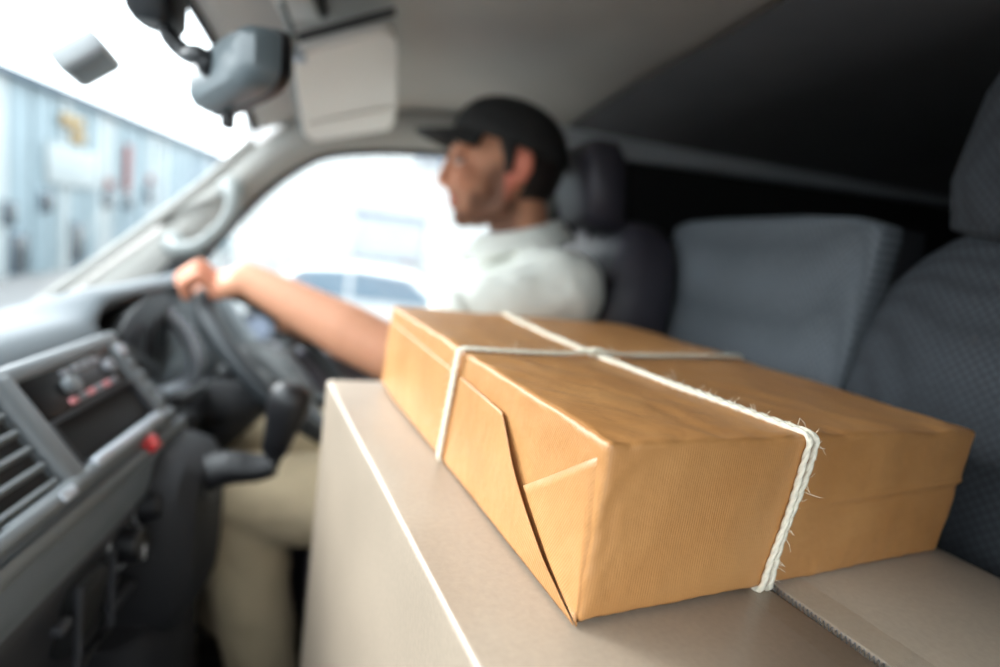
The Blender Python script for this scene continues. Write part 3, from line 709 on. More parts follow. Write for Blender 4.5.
obj('bottom_panel', lbox(U0_+.004, U1_-.004, W0_+.004, W1_-.004, 0, .008, .001), 'card', bx, local=True)
SEAM0, SEAM1 = .1530, .1618
def flap(uedge, useam, sg):
    prof = [(uedge, HT-.018)]
    for k in range(7):
        a = PI/2*k/6; prof.append((uedge+sg*.0045*(1-math.cos(a)), HT-.0045+.0045*math.sin(a)))
    prof += [(uedge+sg*.03, HT), (useam-sg*.0012, HT), (useam, HT-.001), (useam, HT-.0055), (uedge+sg*.007, HT-.0055), (uedge+sg*.006, HT-.018)]
    mb = MB(); rings = []
    for k in range(13):
        wv = lerp(W0_, W1_, k/12); rings.append([Vector((u, wv+.0*sg, h_+.0006*math.sin(k*1.1+sg)*(1 if h_ >= HT-.0001 else 0))) for u, h_ in prof])
    mb.loft(rings); return mb
obj('top_flap', flap(U0_, SEAM0, 1), 'card', bx, local=True, ang=50)
obj('top_flap', flap(U1_, SEAM1, -1), 'card', bx, local=True, ang=50)
obj('inner_flap', lbox(U0_+.01, U1_-.01, .18, W1_-.01, HT-.026, HT-.020, .001), 'card_in', bx, local=True)
obj('inner_flap', lbox(U0_+.01, U1_-.01, W0_+.01, .17, HT-.0265, HT-.0205, .001), 'card_in', bx, local=True)
# corrugated cut edge in the seam
fl = MB(); N = 420; vs, fs = [], []
for i in range(N+1):
    wv = lerp(W0_+.002, .06, i/N); hh = HT-.0032+.0020*math.sin(i*.9)
    vs += [(SEAM1-.0007, wv, hh-.0004), (SEAM1-.0007, wv, hh+.0004), (SEAM1+.001, wv, hh+.0004), (SEAM1+.001, wv, hh-.0004)]
for i in range(N):
    for k in range(4): fs.append((i*4+k, i*4+(k+1) % 4, i*4+4+(k+1) % 4, i*4+4+k))
fl.add(vs, fs); obj('corrugated_edge', fl, 'button', bx, local=True)
obj('clear_tape', MB().grid(lambda u, v: Vector((lerp(.128, .188, u), lerp(W0_, .487, v), HT+.0009)), 2, 6), 'tape', bx, local=True)

# ================================================================== PARCEL
pa = thing('wrapped_parcel', 'brown kraft paper parcel tied with white twine', 'parcel', (BO[0]-.001, BO[1]-.0025, .8152), BA)
pa.scale = (PS,)*3
PU, PW, PH = .362, .478, .108
def rbox_pts(nu, nw, nh, r):
    """dense rounded box surface, returns MB with displaced points"""
    mb = MB()
    def surf(a, b, c):
        # a,b,c in 0..1 on the cube surface
        p = Vector((a*PU, b*PW, c*PH))
        core = Vector((min(max(p.x, r), PU-r), min(max(p.y, r), PW-r), min(max(p.z, r), PH-r)))
        d = p-core
        if d.length > 1e-9: q = core+d.normalized()*r; nn = d.normalized()
        else: q = p; nn = Vector((0, 0, 1))
        # wrinkles: press-in only, stronger near the edges of the faces
        k1 = noise.noise(Vector((q.x*22, q.y*13, q.z*26+3.1))); k2 = noise.noise(Vector((q.x*60+9, q.y*48, q.z*70)))
        k3 = noise.noise(Vector((q.x*9+5, q.y*7, q.z*9)))
        amp = -.0008*(1+k1)-.0004*(1+k2)-.0004*(1+k3)
        if q.z > PH*.97: amp += .0011*noise.noise(Vector((q.x*34+q.y*24, q.y*17-q.x*15, 7)))+.0005*noise.noise(Vector((q.x*90+q.y*60, q.y*40-q.x*30, 3)))
        # slack hollow in the middle of the faces, creases radiating from corners
        if b == 0:   # fold line across the long side and puckers by the twine
            hc = .058+.012*(q.x/PU-.5)
            amp += .0016*math.exp(-((q.z-hc)/.0022)**2)*sstep(.17, .24, q.x)-.0012*math.exp(-((q.z-hc+.006)/.004)**2)*sstep(.17, .24, q.x)
            amp += .0007*noise.noise(Vector((q.x*120, 1.3, q.z*55)))*math.exp(-(q.z/.02)**2)
        if q.x < .02 and q.y < .02:   # crumpled vertical corner
            amp += .0008*noise.noise(Vector((q.x*140+2, q.y*140, q.z*90)))
        if c == 1:
            amp += .0010*noise.noise(Vector((q.x*70, q.y*70, 5)))*math.exp(-(q.y/.03)**2)
        q = q+nn*amp
        # leaning right-hand side
        t = q.z/PH
        q.x += .012*(t-.3)*sstep(.6, 1., q.x/PU)
        q.y -= .014*t*sstep(.7, 1., q.y/PW)
        return q
    def face(fn, n1, n2): mb.grid(fn, n1, n2)
    face(lambda a, b: surf(a, b, 1), nu, nw); face(lambda a, b: surf(a, b, 0), nu//2, nw//2)
    face(lambda a, c: surf(a, 0, c), nu, nh); face(lambda a, c: surf(a, 1, c), nu, nh)
    face(lambda b, c: surf(0, b, c), nw, nh); face(lambda b, c: surf(1, b, c), nw, nh)
    return mb
def ease(n):  # unused spacing helper kept simple
    return n
body_me = rbox_pts(110, 130, 44, .0055).mesh('paper_wrap')
b = bmesh.new(); b.from_mesh(body_me); bmesh.ops.remove_doubles(b, verts=b.verts, dist=.00005); bmesh.ops.recalc_face_normals(b, faces=b.faces); b.to_mesh(body_me); b.free()
mobj('paper_wrap', body_me, 'kraft', pa, ang=180)
# folded paper flaps on the side that faces the windscreen (u = 0), coordinates (w, h)
SLIT = cat_rom([(.002, .0015, 0), (.022, .012, 0), (.044, .0235, 0), (.08, .047, 0), (.104, .068, 0), (.121, .083, 0)], 6)
def side_sheet(name, edge, far, lift0, lift1, nt=18, curl=.0):
    mb = MB(); rows_ = []
    for i, e in enumerate(edge):
        f_ = far[i]; row = []
        for k in range(nt+1):
            t = (k/nt)**1.6
            wv, hv = lerp(e[0], f_[0], t), lerp(e[1], f_[1], t)
            s = math.sin(PI*i/(len(edge)-1))
            up = lerp(lift0, lift1, min(1, t*3))+curl*s*math.exp(-t*9)-.005*sstep(.9, 1, t)
            row.append(Vector((-up-.0004*noise.noise(Vector((wv*40, hv*40, 2))), wv, hv)))
        rows_.append(row)
    n_ = nt+1
    mb.add([p for r in rows_ for p in r], [(i*n_+j, (i+1)*n_+j, (i+1)*n_+j+1, i*n_+j+1) for i in range(len(rows_)-1) for j in range(nt)])
    o = obj(name, mb, 'kraft', pa, local=True, ang=180); solid(o, .0005, 0); return o
E_ = [(p.x, p.y) for p in SLIT]; L_ = len(E_)
# big flap left of the slit: runs along the bottom towards the far end
side_sheet('paper_flap', E_, [(.462, .0015+(.0895-.0015)*(i/(L_-1))) for i in range(L_)], .0014, -.0003, 26, .0028)
# corner flap right of the slit with its diagonal fold up to the near top corner
E2 = [(p[0]-.0015, p[1]) for p in E_ if p[1] <= .048]; L2 = len(E2)
side_sheet('paper_flap', E2, [(.004, .0015+(.1000-.0015)*(i/(L2-1))) for i in range(L2)], .0007, -.0005, 14, .0004)
# twine
def rrect(a0, a1, b0, b1, r, n=8):
    pts = []
    for (cx, cy, s) in ((a1-r, b1-r, 0), (a0+r, b1-r, 90), (a0+r, b0+r, 180), (a1-r, b0+r, 270)):
        for k in range(n+1):
            an = rad(s+90*k/n); pts.append((cx+r*math.cos(an), cy+r*math.sin(an)))
    return pts
def resample(pts, step):
    P = [Vector(p) for p in pts]; P.append(P[0]); out = []; acc = 0
    L = [0]
    for i in range(len(P)-1): L.append(L[-1]+(P[i+1]-P[i]).length)
    n_ = max(8, int(L[-1]/step)); j = 0
    for k in range(n_):
        d = L[-1]*k/n_
        while L[j+1] < d: j += 1
        out.append(P[j].lerp(P[j+1], (d-L[j])/max(1e-9, L[j+1]-L[j])))
    return out
FIB = []
def cord(name, path, material='twine', r=.00165, pitch=.019):
    pts = resample(path, .0016); N = len(pts); mb = MB()
    turns = round(sum((pts[(i+1) % N]-pts[i]).length for i in range(N))/pitch)
    for ply in (0, 1):
        out = []
        for i in range(N):
            t = (pts[(i+1) % N]-pts[i-1]).normalized()
            c0 = Vector((PU/2, PW/2, PH/2)); nrm = pts[i]-c0
            x = (nrm-t*nrm.dot(t)).normalized(); y = t.cross(x)
            an = 2*PI*turns*i/N+PI*ply
            rr = r*.36
            out.append(pts[i]+x*math.cos(an)*rr+y*math.sin(an)*rr)
            if random.random() < .16: FIB.append((pts[i].copy(), x.copy(), y.copy(), t.copy()))
        mb.tube(out, r*(1.02), 6, closed=True)
    return obj(name, mb, material, pa, local=True, ang=180)
RO = .0013
def loop_u(u, off=0., bow=.006):   # loop in a plane of constant u
    pts = []
    for (wv, hv) in rrect(-RO, PW-.004+RO, -.0002, PH+RO-.0008, .006):
        t = hv/PH; wv2 = wv-(.014*t if wv > PW*.7 else 0)
        uu = u+off
        pts.append((uu, wv2, hv))
    # refine the long runs with a little wander
    out = []
    for i, p in enumerate(pts):
        q = pts[(i+1) % len(pts)]; d = (Vector(q)-Vector(p)).length; n_ = max(1, int(d/.012))
        for k in range(n_):
            v = Vector(p).lerp(Vector(q), k/n_)
            s = v.y/PW
            v.x += .013*sstep(0, 1, v.z/PH)
            if v.z > PH*.9: v.x += -.020*math.sin(max(0, min(1, s))*PI)+.0010*math.sin(s*31+off*900)
            elif v.y < .01: v.x += .0012*math.sin(v.z*70+off*700)
            out.append(v)
    return out
def loop_w(wc, off=0.):
    pts = []
    for (uu, hv) in rrect(-RO-.0016, PU+RO+.001, -.0002, PH+RO-.0006, .006):
        t = hv/PH
        if uu > PU*.6: uu += .012*(t-.3)
        pts.append((uu, wc+off, hv))
    out = []
    for i, p in enumerate(pts):
        q = pts[(i+1) % len(pts)]; d = (Vector(q)-Vector(p)).length; n_ = max(1, int(d/.012))
        for k in range(n_):
            v = Vector(p).lerp(Vector(q), k/n_)
            if v.z > PH*.9: v.y += -.004+.03*sstep(0, 1, v.x/PU)-.012*math.sin(v.x/PU*PI); v.z += .0026*math.exp(-((v.x-.141)/.03)**2)
            elif v.x < .01: v.y += .016*(1-v.z/PH)-.004
            elif v.x > PU*.9: v.y += .026
            out.append(v)
    return out
for off in (-.0025, .0025): cord('twine', loop_u(.147, off))
for off in (-.0021, .0021): cord('twine', loop_w(.218, off), r=.0014)
# crossing twist where the cords hook round each other
kx, ky = .141, .214
kp = [(kx-.013, ky-.006, PH+.001), (kx-.006, ky-.004, PH+.0042), (kx+.002, ky+.003, PH+.0052), (kx+.008, ky+.008, PH+.003), (kx+.004, ky+.012, PH+.0012), (kx-.006, ky+.007, PH+.003), (kx-.003, ky-.001, PH+.0056), (kx+.007, ky-.006, PH+.004), (kx+.014, ky-.004, PH+.001)]
obj('twine_knot', MB().tube(cat_rom(kp, 6), .0021, 8), 'twine', pa, local=True, ang=180)
# frayed fibres
fb = MB()
for (p, x, y, t) in FIB:
    if random.random() < .12: continue
    a = random.uniform(-1.3, 1.3); d = (x*math.cos(a)+y*math.sin(a)).normalized(); l = random.uniform(.002, .0085)*(1.8 if random.random() < .08 else 1)
    s = t*random.uniform(-1, 1)
    pts = [p+d*.001, p+d*(.001+l*.5)+s*l*.35, p+d*(.001+l*.8)+s*l*.9]
    fb.tube(pts, [.00015, .00013, .00008], 3)
o = obj('twine_fibre', fb, 'twine', pa, local=True); o['kind'] = 'stuff'

# ================================================================== DRIVER
pe = thing('person', 'smiling driver in a black cap, off-white shirt and khaki trousers at the wheel', 'person', (.2, .42, 0))
def remesh(mb, vox, smooth=6, fac=.5):
    me = mb.mesh('tmp'); o = bpy.data.objects.new('tmp', me); COL.objects.link(o)
    md = o.modifiers.new('r', 'REMESH'); md.mode = 'VOXEL'; md.voxel_size = vox
    if smooth:
        ms = o.modifiers.new('s', 'SMOOTH'); ms.factor = fac; ms.iterations = smooth
    dg = bpy.context.evaluated_depsgraph_get(); dg.update()
    out = bpy.data.meshes.new_from_object(o.evaluated_get(dg))
    bpy.data.objects.remove(o); bpy.data.meshes.remove(me)
    return out
def settle(me, inv):
    me.transform(inv); return me
PINV = INV[pe.name]['_m']
H = Vector((.168, .42, 1.136))      # head centre; the face looks along -X
HR = Matrix.Rotation(rad(-4), 3, 'Z')
def hp(x, y, z): return H + HR @ Vector((x, y, z))
SHL, ELL_, WRL = Vector((.265, .245, .935)), Vector((.005, .195, .812)), Vector((-.243, .325, .886))
SHR, ELR, WRR = Vector((.265, .615, .925)), Vector((.05, .67, .71)), Vector((-.225, .60, .775))
bd = MB()
# head
bd.ell(hp(.014, 0, .022), (.098, .076, .092)); bd.ell(hp(-.04, 0, -.03), (.056, .058, .082)); bd.ell(hp(-.024, 0, .024), (.073, .062, .046))
bd.ell(hp(-.062, 0, -.095), (.021, .024, .020))
for s in (-1, 1):
    bd.capsule(hp(-.058, s*.012, -.094), .017, hp(.006, s*.050, -.066), .018)
    bd.capsule(hp(.006, s*.050, -.066), .018, hp(.014, s*.06, -.01), .018)
    bd.ell(hp(-.066, s*.036, -.024), (.026, .024, .024))
    bd.capsule(hp(-.092, s*.010, .028), .011, hp(-.078, s*.045, .026), .012)
    bd.ell(hp(-.099, s*.0115, -.041), (.010, .0085, .008))
    er = Matrix.Rotation(s*rad(22), 3, 'Z') @ Matrix.Rotation(rad(12), 3, 'Y')
    bd.ell(hp(.030, s*.079, .002), (.018, .0075, .031), HR @ er); bd.ell(hp(.021, s*.075, -.020), (.010, .007, .011), HR @ er)
bd.capsule(hp(-.094, 0, .020), .0085, hp(-.108, 0, -.022), .0095); bd.ell(hp(-.110, 0, -.034), (.012, .011, .0105))
bd.capsule(hp(-.088, -.018, -.060), .0075, hp(-.088, .018, -.060), .0075); bd.capsule(hp(-.085, -.016, -.0725), .008, hp(-.085, .016, -.0725), .008)
# neck
bd.capsule(hp(.035, 0, -.05), .056, (.235, .42, .965), .062)
# torso
bd.ell((.245, .43, .90), (.10, .17, .11)); bd.ell((.225, .43, .74), (.115, .155, .20)); bd.ell((.235, .43, .53), (.125, .17, .12))
for sh, el, wr in ((SHL, ELL_, WRL), (SHR, ELR, WRR)):
    bd.ell(sh, .062); bd.capsule(sh, .056, el, .043); bd.ell(el, .042)
    mid = el.lerp(wr, .28); bd.capsule(el, .043, mid, .045); bd.capsule(mid, .045, wr, .028)
# hands: (rim angle, side)
def hand(wr, ph, side):
    rim = wp_(WR, ph); tan = (WE1*math.cos(ph)-WE2*math.sin(ph)).normalized()   # along rim, towards +Y at the top
    out = (WE2*math.cos(ph)+WE1*math.sin(ph)).normalized()                        # away from the hub
    kn = rim+WN*.034+out*.004                                                     # middle knuckle
    pc = wr.lerp(kn, .55)
    for d in (-.028, -.009, .010, .028):
        bd.capsule(wr+tan*d*.55, .019, kn+tan*d*1.05-WN*abs(d)*.12, .0145)
    for q, (d, l) in enumerate(((-.033, .92), (-.011, 1.05), (.011, 1.0), (.033, .84))):
        k0 = kn+tan*d-WN*abs(d)*.1
        k1 = k0+(out*.042+WN*.004)*l; k2 = k1+(out*.006-WN*.030)*l; k3 = k2+(-out*.020-WN*.012)*l
        bd.capsule(k0, .0105, k1, .0098); bd.capsule(k1, .0098, k2, .009); bd.capsule(k2, .009, k3, .008)
    t0 = wr.lerp(kn, .45)+tan*side*.026; t1 = rim+tan*side*.050+WN*.014-out*.012; t2 = rim+tan*side*.060-WN*.016+out*.006
    bd.capsule(t0, .0155, t1, .0115); bd.capsule(t1, .0112, t2, .0095)
hand(WRL, rad(-20), 1); hand(WRR, rad(52), -1)
# legs and feet
for yy, kx_, kz in ((.325, -.235, .505), (.545, -.245, .52)):
    hip = Vector((.22, .43+(yy-.43)*.85, .48)); kn = Vector((kx_, yy, kz)); an = Vector((kx_+(.07 if yy < .4 else -.05), yy, .11))
    bd.capsule(hip, .085, kn, .058); bd.capsule(kn, .055, kn.lerp(an, .35), .054); bd.capsule(kn.lerp(an, .35), .054, an, .036)
    bd.capsule(an+Vector((.02, 0, -.045)), .032, an+Vector((-.14, 0, -.07)), .026)
body = remesh(bd, .0042, 5)
# face modelling and colour
def srgb(c): return Vector(lin(c)[:3])
SK, ST, LI, ER, BR = srgb((198, 142, 112)), srgb((96, 66, 52)), srgb((186, 108, 96)), srgb((214, 118, 98)), srgb((70, 48, 38))
HRi = HR.inverted(); cols = []
def gs(d, s): return math.exp(-(d/s)**2)
for v in body.vertices:
    q = HRi @ (v.co-H); c = SK.copy()
    if q.z > -.14 and abs(q.y) < .11 and q.x < .13 and v.co.z > 1.0:
        ay = abs(q.y)
        # eye sockets, mouth line, philtrum, ear bowl
        for (cx, cy, cz, s, d) in ((-.092, .031, .006, .014, .0065), (-.094, .0, .012, .010, .002)):
            w_ = gs((Vector((q.x-cx, ay-cy, q.z-cz))).length, s); v.co += HR @ Vector((d*w_, 0, 0))
        mouth = gs(q.z+.0665, .0028)*(ay < .028)*(q.x < -.06); v.co += HR @ Vector((.0035*mouth, 0, 0))
        smile = gs(Vector((q.x+.07, ay-.032, q.z+.058)).length, .010); v.co += HR @ Vector((.002*smile, -.002*smile*(1 if q.y > 0 else -1), 0))
        if ay > .068:
            eb = gs(Vector((q.x-.022, 0, q.z-.002)).length, .012); v.co += HR @ Vector((0, -.006*eb*(1 if q.y > 0 else -1), 0))
        # stubble
        jaw = sstep(-.030, -.062, q.z)*sstep(-.135, -.115, q.z)
        side = sstep(-.055, -.015, q.x)*sstep(.035, .0, q.x)*sstep(.02, -.02, q.z)*(ay > .03)
        must = sstep(-.043, -.048, q.z)*(q.x < -.07)*.7
        chin = sstep(-.078, -.09, q.z)
        cheek = sstep(-.075, -.045, q.x)
        st = max(jaw*max(cheek, chin, must*.8), side)*sstep(.05, .02, q.x)
        c = c.lerp(ST, min(.9, st*.95))
        lip = gs(q.z+.066, .0095)*(ay < .026)*(q.x < -.076); c = c.lerp(LI, min(.8, lip))
        ear = (ay > .068 and q.x > 0)*gs(Vector((q.x-.022, 0, q.z)).length, .045); c = c.lerp(ER, min(.7, ear))
        c = c.lerp(ER, .25*gs(Vector((q.x+.105, ay, q.z+.035)).length, .02)+.2*gs(Vector((q.x+.07, ay-.045, q.z+.02)).length, .025))
    elif v.co.x < -.28 and v.co.z > .75:
        c = c.lerp(ER, .22)
    cols.append(c)
at = body.attributes.new('tint', 'FLOAT_COLOR', 'POINT')
at.data.foreach_set('color', [x for c in cols for x in (c.x, c.y, c.z, 1)])
mobj('body', settle(body, PINV), 'skin', pe, ang=180)
# eyes, brows, mouth
for s in (-1, 1):
    e = obj('eye', MB().ell(hp(-.0795, s*.031, .005), .0118, n=18), 'eye', pe)
    obj('iris', MB().ell(hp(-.0885, s*.0318, .005), (.004, .0058, .0058), n=14), 'iris', e)
    obj('eyelid', MB().ell(hp(-.0796, s*.031, .0068), (.0132, .0130, .0108), n=16), 'lid', e)
    obj('eyebrow', MB().tube(cat_rom([hp(-.1015, s*.012, .026), hp(-.101, s*.026, .032), hp(-.090, s*.046, .028)], 5), [.002]+[.0036]*8+[.0022, .0015], 8), 'hair', pe)
obj('teeth', MB().tube(cat_rom([hp(-.077, -.024, -.0645), hp(-.0925, -.010, -.066), hp(-.0935, 0, -.0662), hp(-.0925, .010, -.066), hp(-.077, .024, -.0645)], 4), .0022, 8), 'teeth', pe)
# hair: shell of the skull below the cap, behind the temples
hm = MB()
def hairp(u, v):
    th = lerp(rad(104), rad(256), u); ph = lerp(rad(25), rad(-62), v)
    # angle measured from the face direction
    d = Vector((-math.cos(th)*math.cos(ph), math.sin(th)*math.cos(ph), math.sin(ph)))
    cut = 1.
    return hp(.016+.0995*d.x, .0795*d.y, .018+.1*d.z)
hm.grid(hairp, 40, 16)
ho = obj('hair', hm, 'hair', pe, ang=180); solid(ho, .006, -1)
for s in (-1, 1):
    obj('sideburn', MB().loft([superring(hp(x, s*y, z), HR @ Vector((1, 0, 0)), HR @ Vector((0, 1, 0)), a, .004, 3, 12) for x, y, z, a in ((-.002, .0755, .045, .017), (.003, .0755, .015, .011), (.005, .0725, -.012, .006))]), 'hair', pe)
# cap
cp = bpy.data.objects.new('cap', None)
cm = MB()
TILT = rad(-6)
def capp(th, t, g=0.):
    # th around, t 0 rim -> 1 top
    ph = t*PI/2; cx, cy = math.cos(th), math.sin(th)
    e = math.cos(ph)**.82 if t < 1 else 0
    x, y, z = .012-(.109+g)*cx*e, (.087+g)*cy*e, .038+(.088+g)*math.sin(ph)**.95
    z += (-.022*sstep(-.3, 1, -cx)+.018*sstep(.0, 1, cx))*(1-t)
    return hp(x, y, z)
rings = [[capp(2*PI*k/48, t/12) for k in range(48)] for t in range(12)]+[[capp(2*PI*k/48, .985) for k in range(48)]]
cm.loft(rings, caps=False); cm.add([capp(2*PI*k/48, .985) for k in range(48)], [tuple(range(48))])
cr = obj('cap_crown', cm, 'cap', pe, ang=180); solid(cr, .003, 1)
tag(cr, 'black baseball cap')
obj('cap_button', MB().ell(capp(0, 1.0), (.007, .007, .004), n=14), 'cap', cr)
for k in range(6):
    th = PI/6+k*PI/3; obj('cap_seam', MB().tube([capp(th, t/10, .0014) for t in range(11)], .0012, 6), 'cap', cr)
obj('cap_band', MB().tube([capp(2*PI*k/48, .02, .001) for k in range(48)], .0028, 6, closed=True), 'cap', cr)
bm_ = MB()
def brim(u, v):
    a = lerp(-1, 1, v); th = a*rad(58)
    r0 = capp(th, .03); L = .072*(1-abs(a)**3.2*.85)
    return r0+HR @ Vector((-L*u*math.cos(th*.45), L*u*math.sin(th*.45)*.35, -.012*u-.014*a*a*u-.004*a*a))
bm_.grid(brim, 10, 24)
bo = obj('cap_brim', bm_, 'cap', cr, ang=180); solid(bo, .0035, 0)
# shirt
sm = MB()
sm.ell((.248, .43, .905), (.112, .182, .115)); sm.ell((.225, .43, .74), (.132, .172, .21)); sm.ell((.235, .43, .56), (.14, .188, .13))
sm.ell((.20, .43, .86), (.105, .15, .12))
sm.capsule((.238, .43, .965), .074, (.225, .425, 1.0), .068)
for sh, el in ((SHL, ELL_), (SHR, ELR)):
    e2 = sh.lerp(el, .62); sm.ell(sh, .075); sm.capsule(sh, .071, e2, .064, 18)
    sm.capsule(sh, .066, (.235, .43, .965), .07)
shirt = remesh(sm, .006, 8)
NR = [v.normal.copy() for v in shirt.vertices]
for v, n_ in zip(shirt.vertices, NR):
    p = v.co.copy()
    k = noise.noise(Vector((p.x*14+p.z*9, p.y*10, p.z*20-p.x*12)))+.5*noise.noise(p*42)
    v.co = p+n_*(.004*k)
mobj('shirt', settle(shirt, PINV), 'shirt', pe, ang=180)
# collar: folded stand around the neck, open at the front
cl_ = MB()
def collar(u, v):
    th = lerp(rad(20), rad(340), u)
    d = Vector((-math.cos(th), math.sin(th), 0))
    r = lerp(.070, .108, v); front = .5+.5*math.cos(th)
    c = Vector((.226, .425, 0))
    z = 1.048-.038*front+.014*(1-front)-v*(.034+.020*front**3)
    rr = r*(1+.1*front)
    return Vector((c.x+d.x*rr*1.02-.004, c.y+d.y*rr*.98, z))
cl_.grid(collar, 40, 6); co_ = obj('collar', cl_, 'shirt', pe, ang=180); solid(co_, .004, 0)
cl2 = MB().grid(lambda u, v: Vector((.226, .425, 0))+Vector((-math.cos(lerp(rad(25), rad(335), u))*.066, math.sin(lerp(rad(25), rad(335), u))*.064, lerp(.965, 1.05-.03*(.5+.5*math.cos(lerp(rad(25), rad(335), u))), v))), 36, 4)
solid(obj('collar_stand', cl2, 'shirt', co_, ang=180), .004, 0)
for sh, el in ((SHL, ELL_), (SHR, ELR)):
    a, b_ = sh.lerp(el, .60), sh.lerp(el, .66); obj('sleeve_hem', MB().tube([a, a.lerp(b_, .5), b_], [.067, .0685, .067], 24, caps=False), 'shirt', pe)
# trousers
tm = MB(); tm.ell((.235, .43, .53), (.145, .195, .115))
for yy, kx_, kz in ((.325, -.235, .505), (.545, -.245, .52)):
    hip = Vector((.22, .43+(yy-.43)*.85, .495)); kn = Vector((kx_, yy, kz)); an = Vector((kx_+(.07 if yy < .4 else -.05), yy, .13))
    tm.capsule(hip, .102, kn, .074, 20); tm.capsule(kn, .072, kn.lerp(an, .4), .071, 20); tm.capsule(kn.lerp(an, .4), .071, an, .062, 20)
trs = remesh(tm, .007, 6)
NR = [v.normal.copy() for v in trs.vertices]
for v, n_ in zip(trs.vertices, NR):
    p = v.co.copy(); k = noise.noise(Vector((p.x*16, p.y*9, p.z*14)))+.4*noise.noise(p*40)
    v.co = p+n_*(.005*k)
mobj('trousers', settle(trs, PINV), 'trousers', pe, ang=180)
for yy, ax_ in ((.325, -.165), (.545, -.295)):
    sh_ = MB(); sh_.loft([superring((ax_+dx, yy, z), (0, 1, 0), (0, 0, 1), a, b, 3, 20) for dx, z, a, b in ((.07, .05, .02, .03), (.06, .055, .036, .05), (.0, .058, .038, .055), (-.07, .045, .042, .043), (-.15, .032, .045, .03), (-.185, .026, .03, .02), (-.195, .022, .012, .01))])
    so = obj('shoe', sh_, 'shoe', pe); obj('sole', MB().box((ax_-.06, yy, .007), (.25, .085, .014), .006, 2), 'tyre', so)

# ================================================================== OUTSIDE
GZ = -.62
struct('ground', MB().box((0, 10, GZ-.05), (50, 60, .1)), 'asphalt', 'pale asphalt yard outside the van')
fb_ = thing('warehouse', 'pale blue clad industrial building seen through the windscreen', 'building', (-6.3, 12, GZ))
obj('wall', MB().box((-6.4, 12.5, .95), (.4, 18, 3.15), .02), 'clad', fb_)
obj('roof_edge', MB().box((-6.2, 12.5, 2.55), (.35, 18.1, .13), .02), 'roofedge', fb_)
random.seed(11); yv = 3.8; i = 0
while yv < 21.3:
    wd = random.choice((.28, .4, .55)); mtn = random.choice(('clad', 'clad2', 'clad', 'clad3', 'clad2'))
    z0, z1 = GZ, 2.48
    obj('cladding_panel', MB().box((-6.17-.01*(i % 2), yv+wd/2, (z0+z1)/2), (.06, wd-.05, z1-z0), .012), mtn, fb_); yv += wd; i += 1
for (y0, y1, z0, z1, mt_) in ((9.5, 9.95, -.6, .1, 'winglass'), (9.35, 9.65, .2, .6, 'winglass'), (10.25, 10.65, .45, .8, 'winglass'), (12.35, 12.75, .6, 1.0, 'winglass'), (13.2, 13.6, .6, 1.0, 'winglass'), (14.2, 14.6, .8, 1.25, 'winglass'), (11.2, 11.6, -.5, .3, 'winglass')):
    wn = obj('window', MB().box((-6.13, (y0+y1)/2, (z0+z1)/2), (.05, y1-y0, z1-z0), .01), 'roofedge', fb_)
    obj('window_pane', MB().box((-6.10, (y0+y1)/2, (z0+z1)/2), (.02, (y1-y0)*.84, (z1-z0)*.88), .004), mt_, wn)
for (y0, y1, z0, z1, mt_) in ((10.8, 11.5, 2.0, 2.2, 'ochre'), (11.15, 11.55, 1.75, 1.95, 'ochre'), (13.15, 13.4, 1.0, 2.0, 'brick'), (12.4, 12.65, 1.02, 1.2, 'brick'), (14.3, 14.55, 1.27, 1.45, 'brick'), (10.4, 12.0, .95, 1.65, 'clad2')):
    obj('wall_board', MB().box((-6.10, (y0+y1)/2, (z0+z1)/2), (.04, y1-y0, z1-z0), .01), mt_, fb_)
wb = thing('white_building', 'bright white corrugated building outside the driver window', 'building', (1, 8.2, GZ))
obj('wall', MB().box((3.0, 8.3, 1.5), (10.8, .3, 4.24), .02), 'whitewall', wb)
for i in range(36):
    x = -2.3+i*.3
    obj('corrugated_rib', MB().box((x, 8.13, 1.5), (.13, .05, 4.2), .015), 'whitewall', wb)
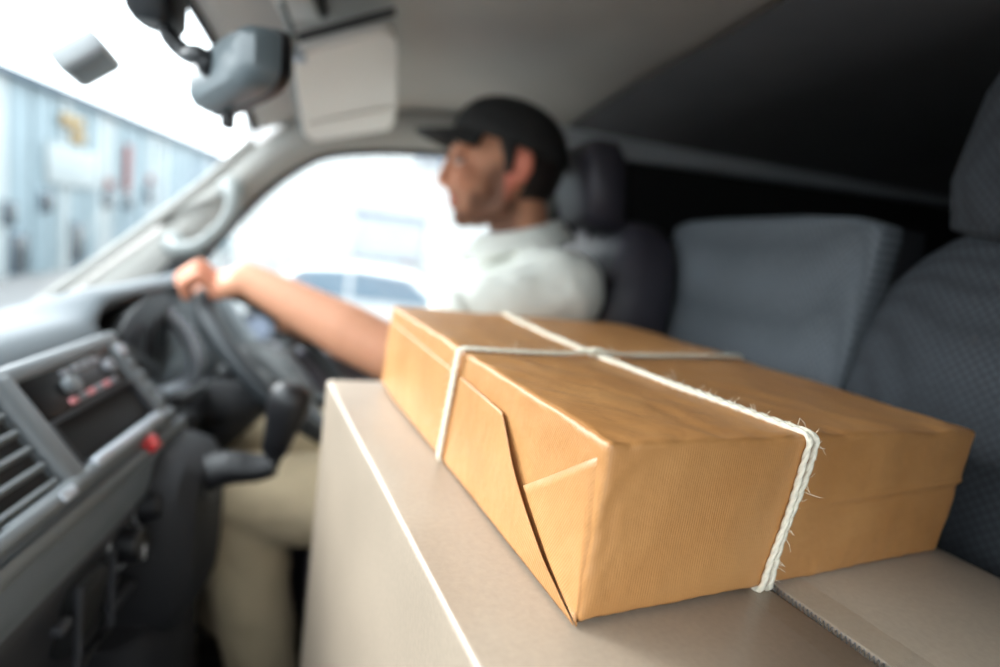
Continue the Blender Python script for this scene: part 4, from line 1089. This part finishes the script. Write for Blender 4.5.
sh = obj('shutter', MB().box((-.22, 8.09, .85), (1.02, .05, .66), .01), 'palewin', wb)
for i in range(6): obj('shutter_slat', MB().box((-.22, 8.06, .6+i*.1), (.96, .02, .085), .01), 'palewin', sh)
obj('shutter_hood', MB().box((-.22, 8.07, 1.2), (1.1, .12, .07), .02), 'gutter', wb)
for x in (.12, .33, .5): obj('vent_opening', MB().box((x, 8.09, 2.12), (.10, .06, .26), .02), 'gutter', wb)
obj('skirting', MB().box((3.0, 8.1, GZ+.2), (10.6, .06, .4), .01), 'palewin', wb)
def make_car(loc, label, s=1.):
    c = thing('parked_car', label, 'car', loc, group='cars parked outside')
    x, y, z = loc
    prof = [(-2.0, .32), (-1.98, .62), (-1.3, .86), (-.75, 1.36), (.1, 1.46), (1.0, 1.42), (1.6, .95), (1.98, .88), (2.0, .35)]
    bb = MB(); rings = []
    for dy, k in ((-.80, .94), (-.74, 1.), (.74, 1.), (.80, .94)):
        rings.append([Vector((x+px*s*(.99 if abs(dy) > .75 else 1), y+dy*s, z+(.3+(pz-.3)*k)*s)) for px, pz in prof])
    bb.loft(rings); body_ = obj('car_body', bb, 'carpaint', c, ang=25)
    for poly in ([(-1.1, .92), (-.72, 1.28), (-.02, 1.36), (-.02, .92)], [(.06, .92), (.06, 1.36), (.9, 1.33), (1.4, .96), (1.3, .92)]):
        for dy in (-.815, .795):
            obj('car_window', MB().prism([(p*s, q*s) for p, q in poly], (x, y+dy*s, z), (1, 0, 0), (0, 0, 1), (0, 1, 0), .02*s), 'carglass', c)
    for px in (-1.25, 1.25):
        for dy in (-.78, .78):
            wh = obj('wheel', MB().tube([(x+px*s, y+(dy-.1)*s, z+.31*s), (x+px*s, y+(dy+.1)*s, z+.31*s)], .31*s, 24), 'tyre', c)
            obj('hubcap', MB().tube([(x+px*s, y+(dy-.11)*s, z+.31*s), (x+px*s, y+(dy+.11)*s, z+.31*s)], .18*s, 20), 'gutter', wh)
    return c
make_car((-.6, 7.0, GZ), 'white car with pale blue side windows parked beyond the driver arm', .78)
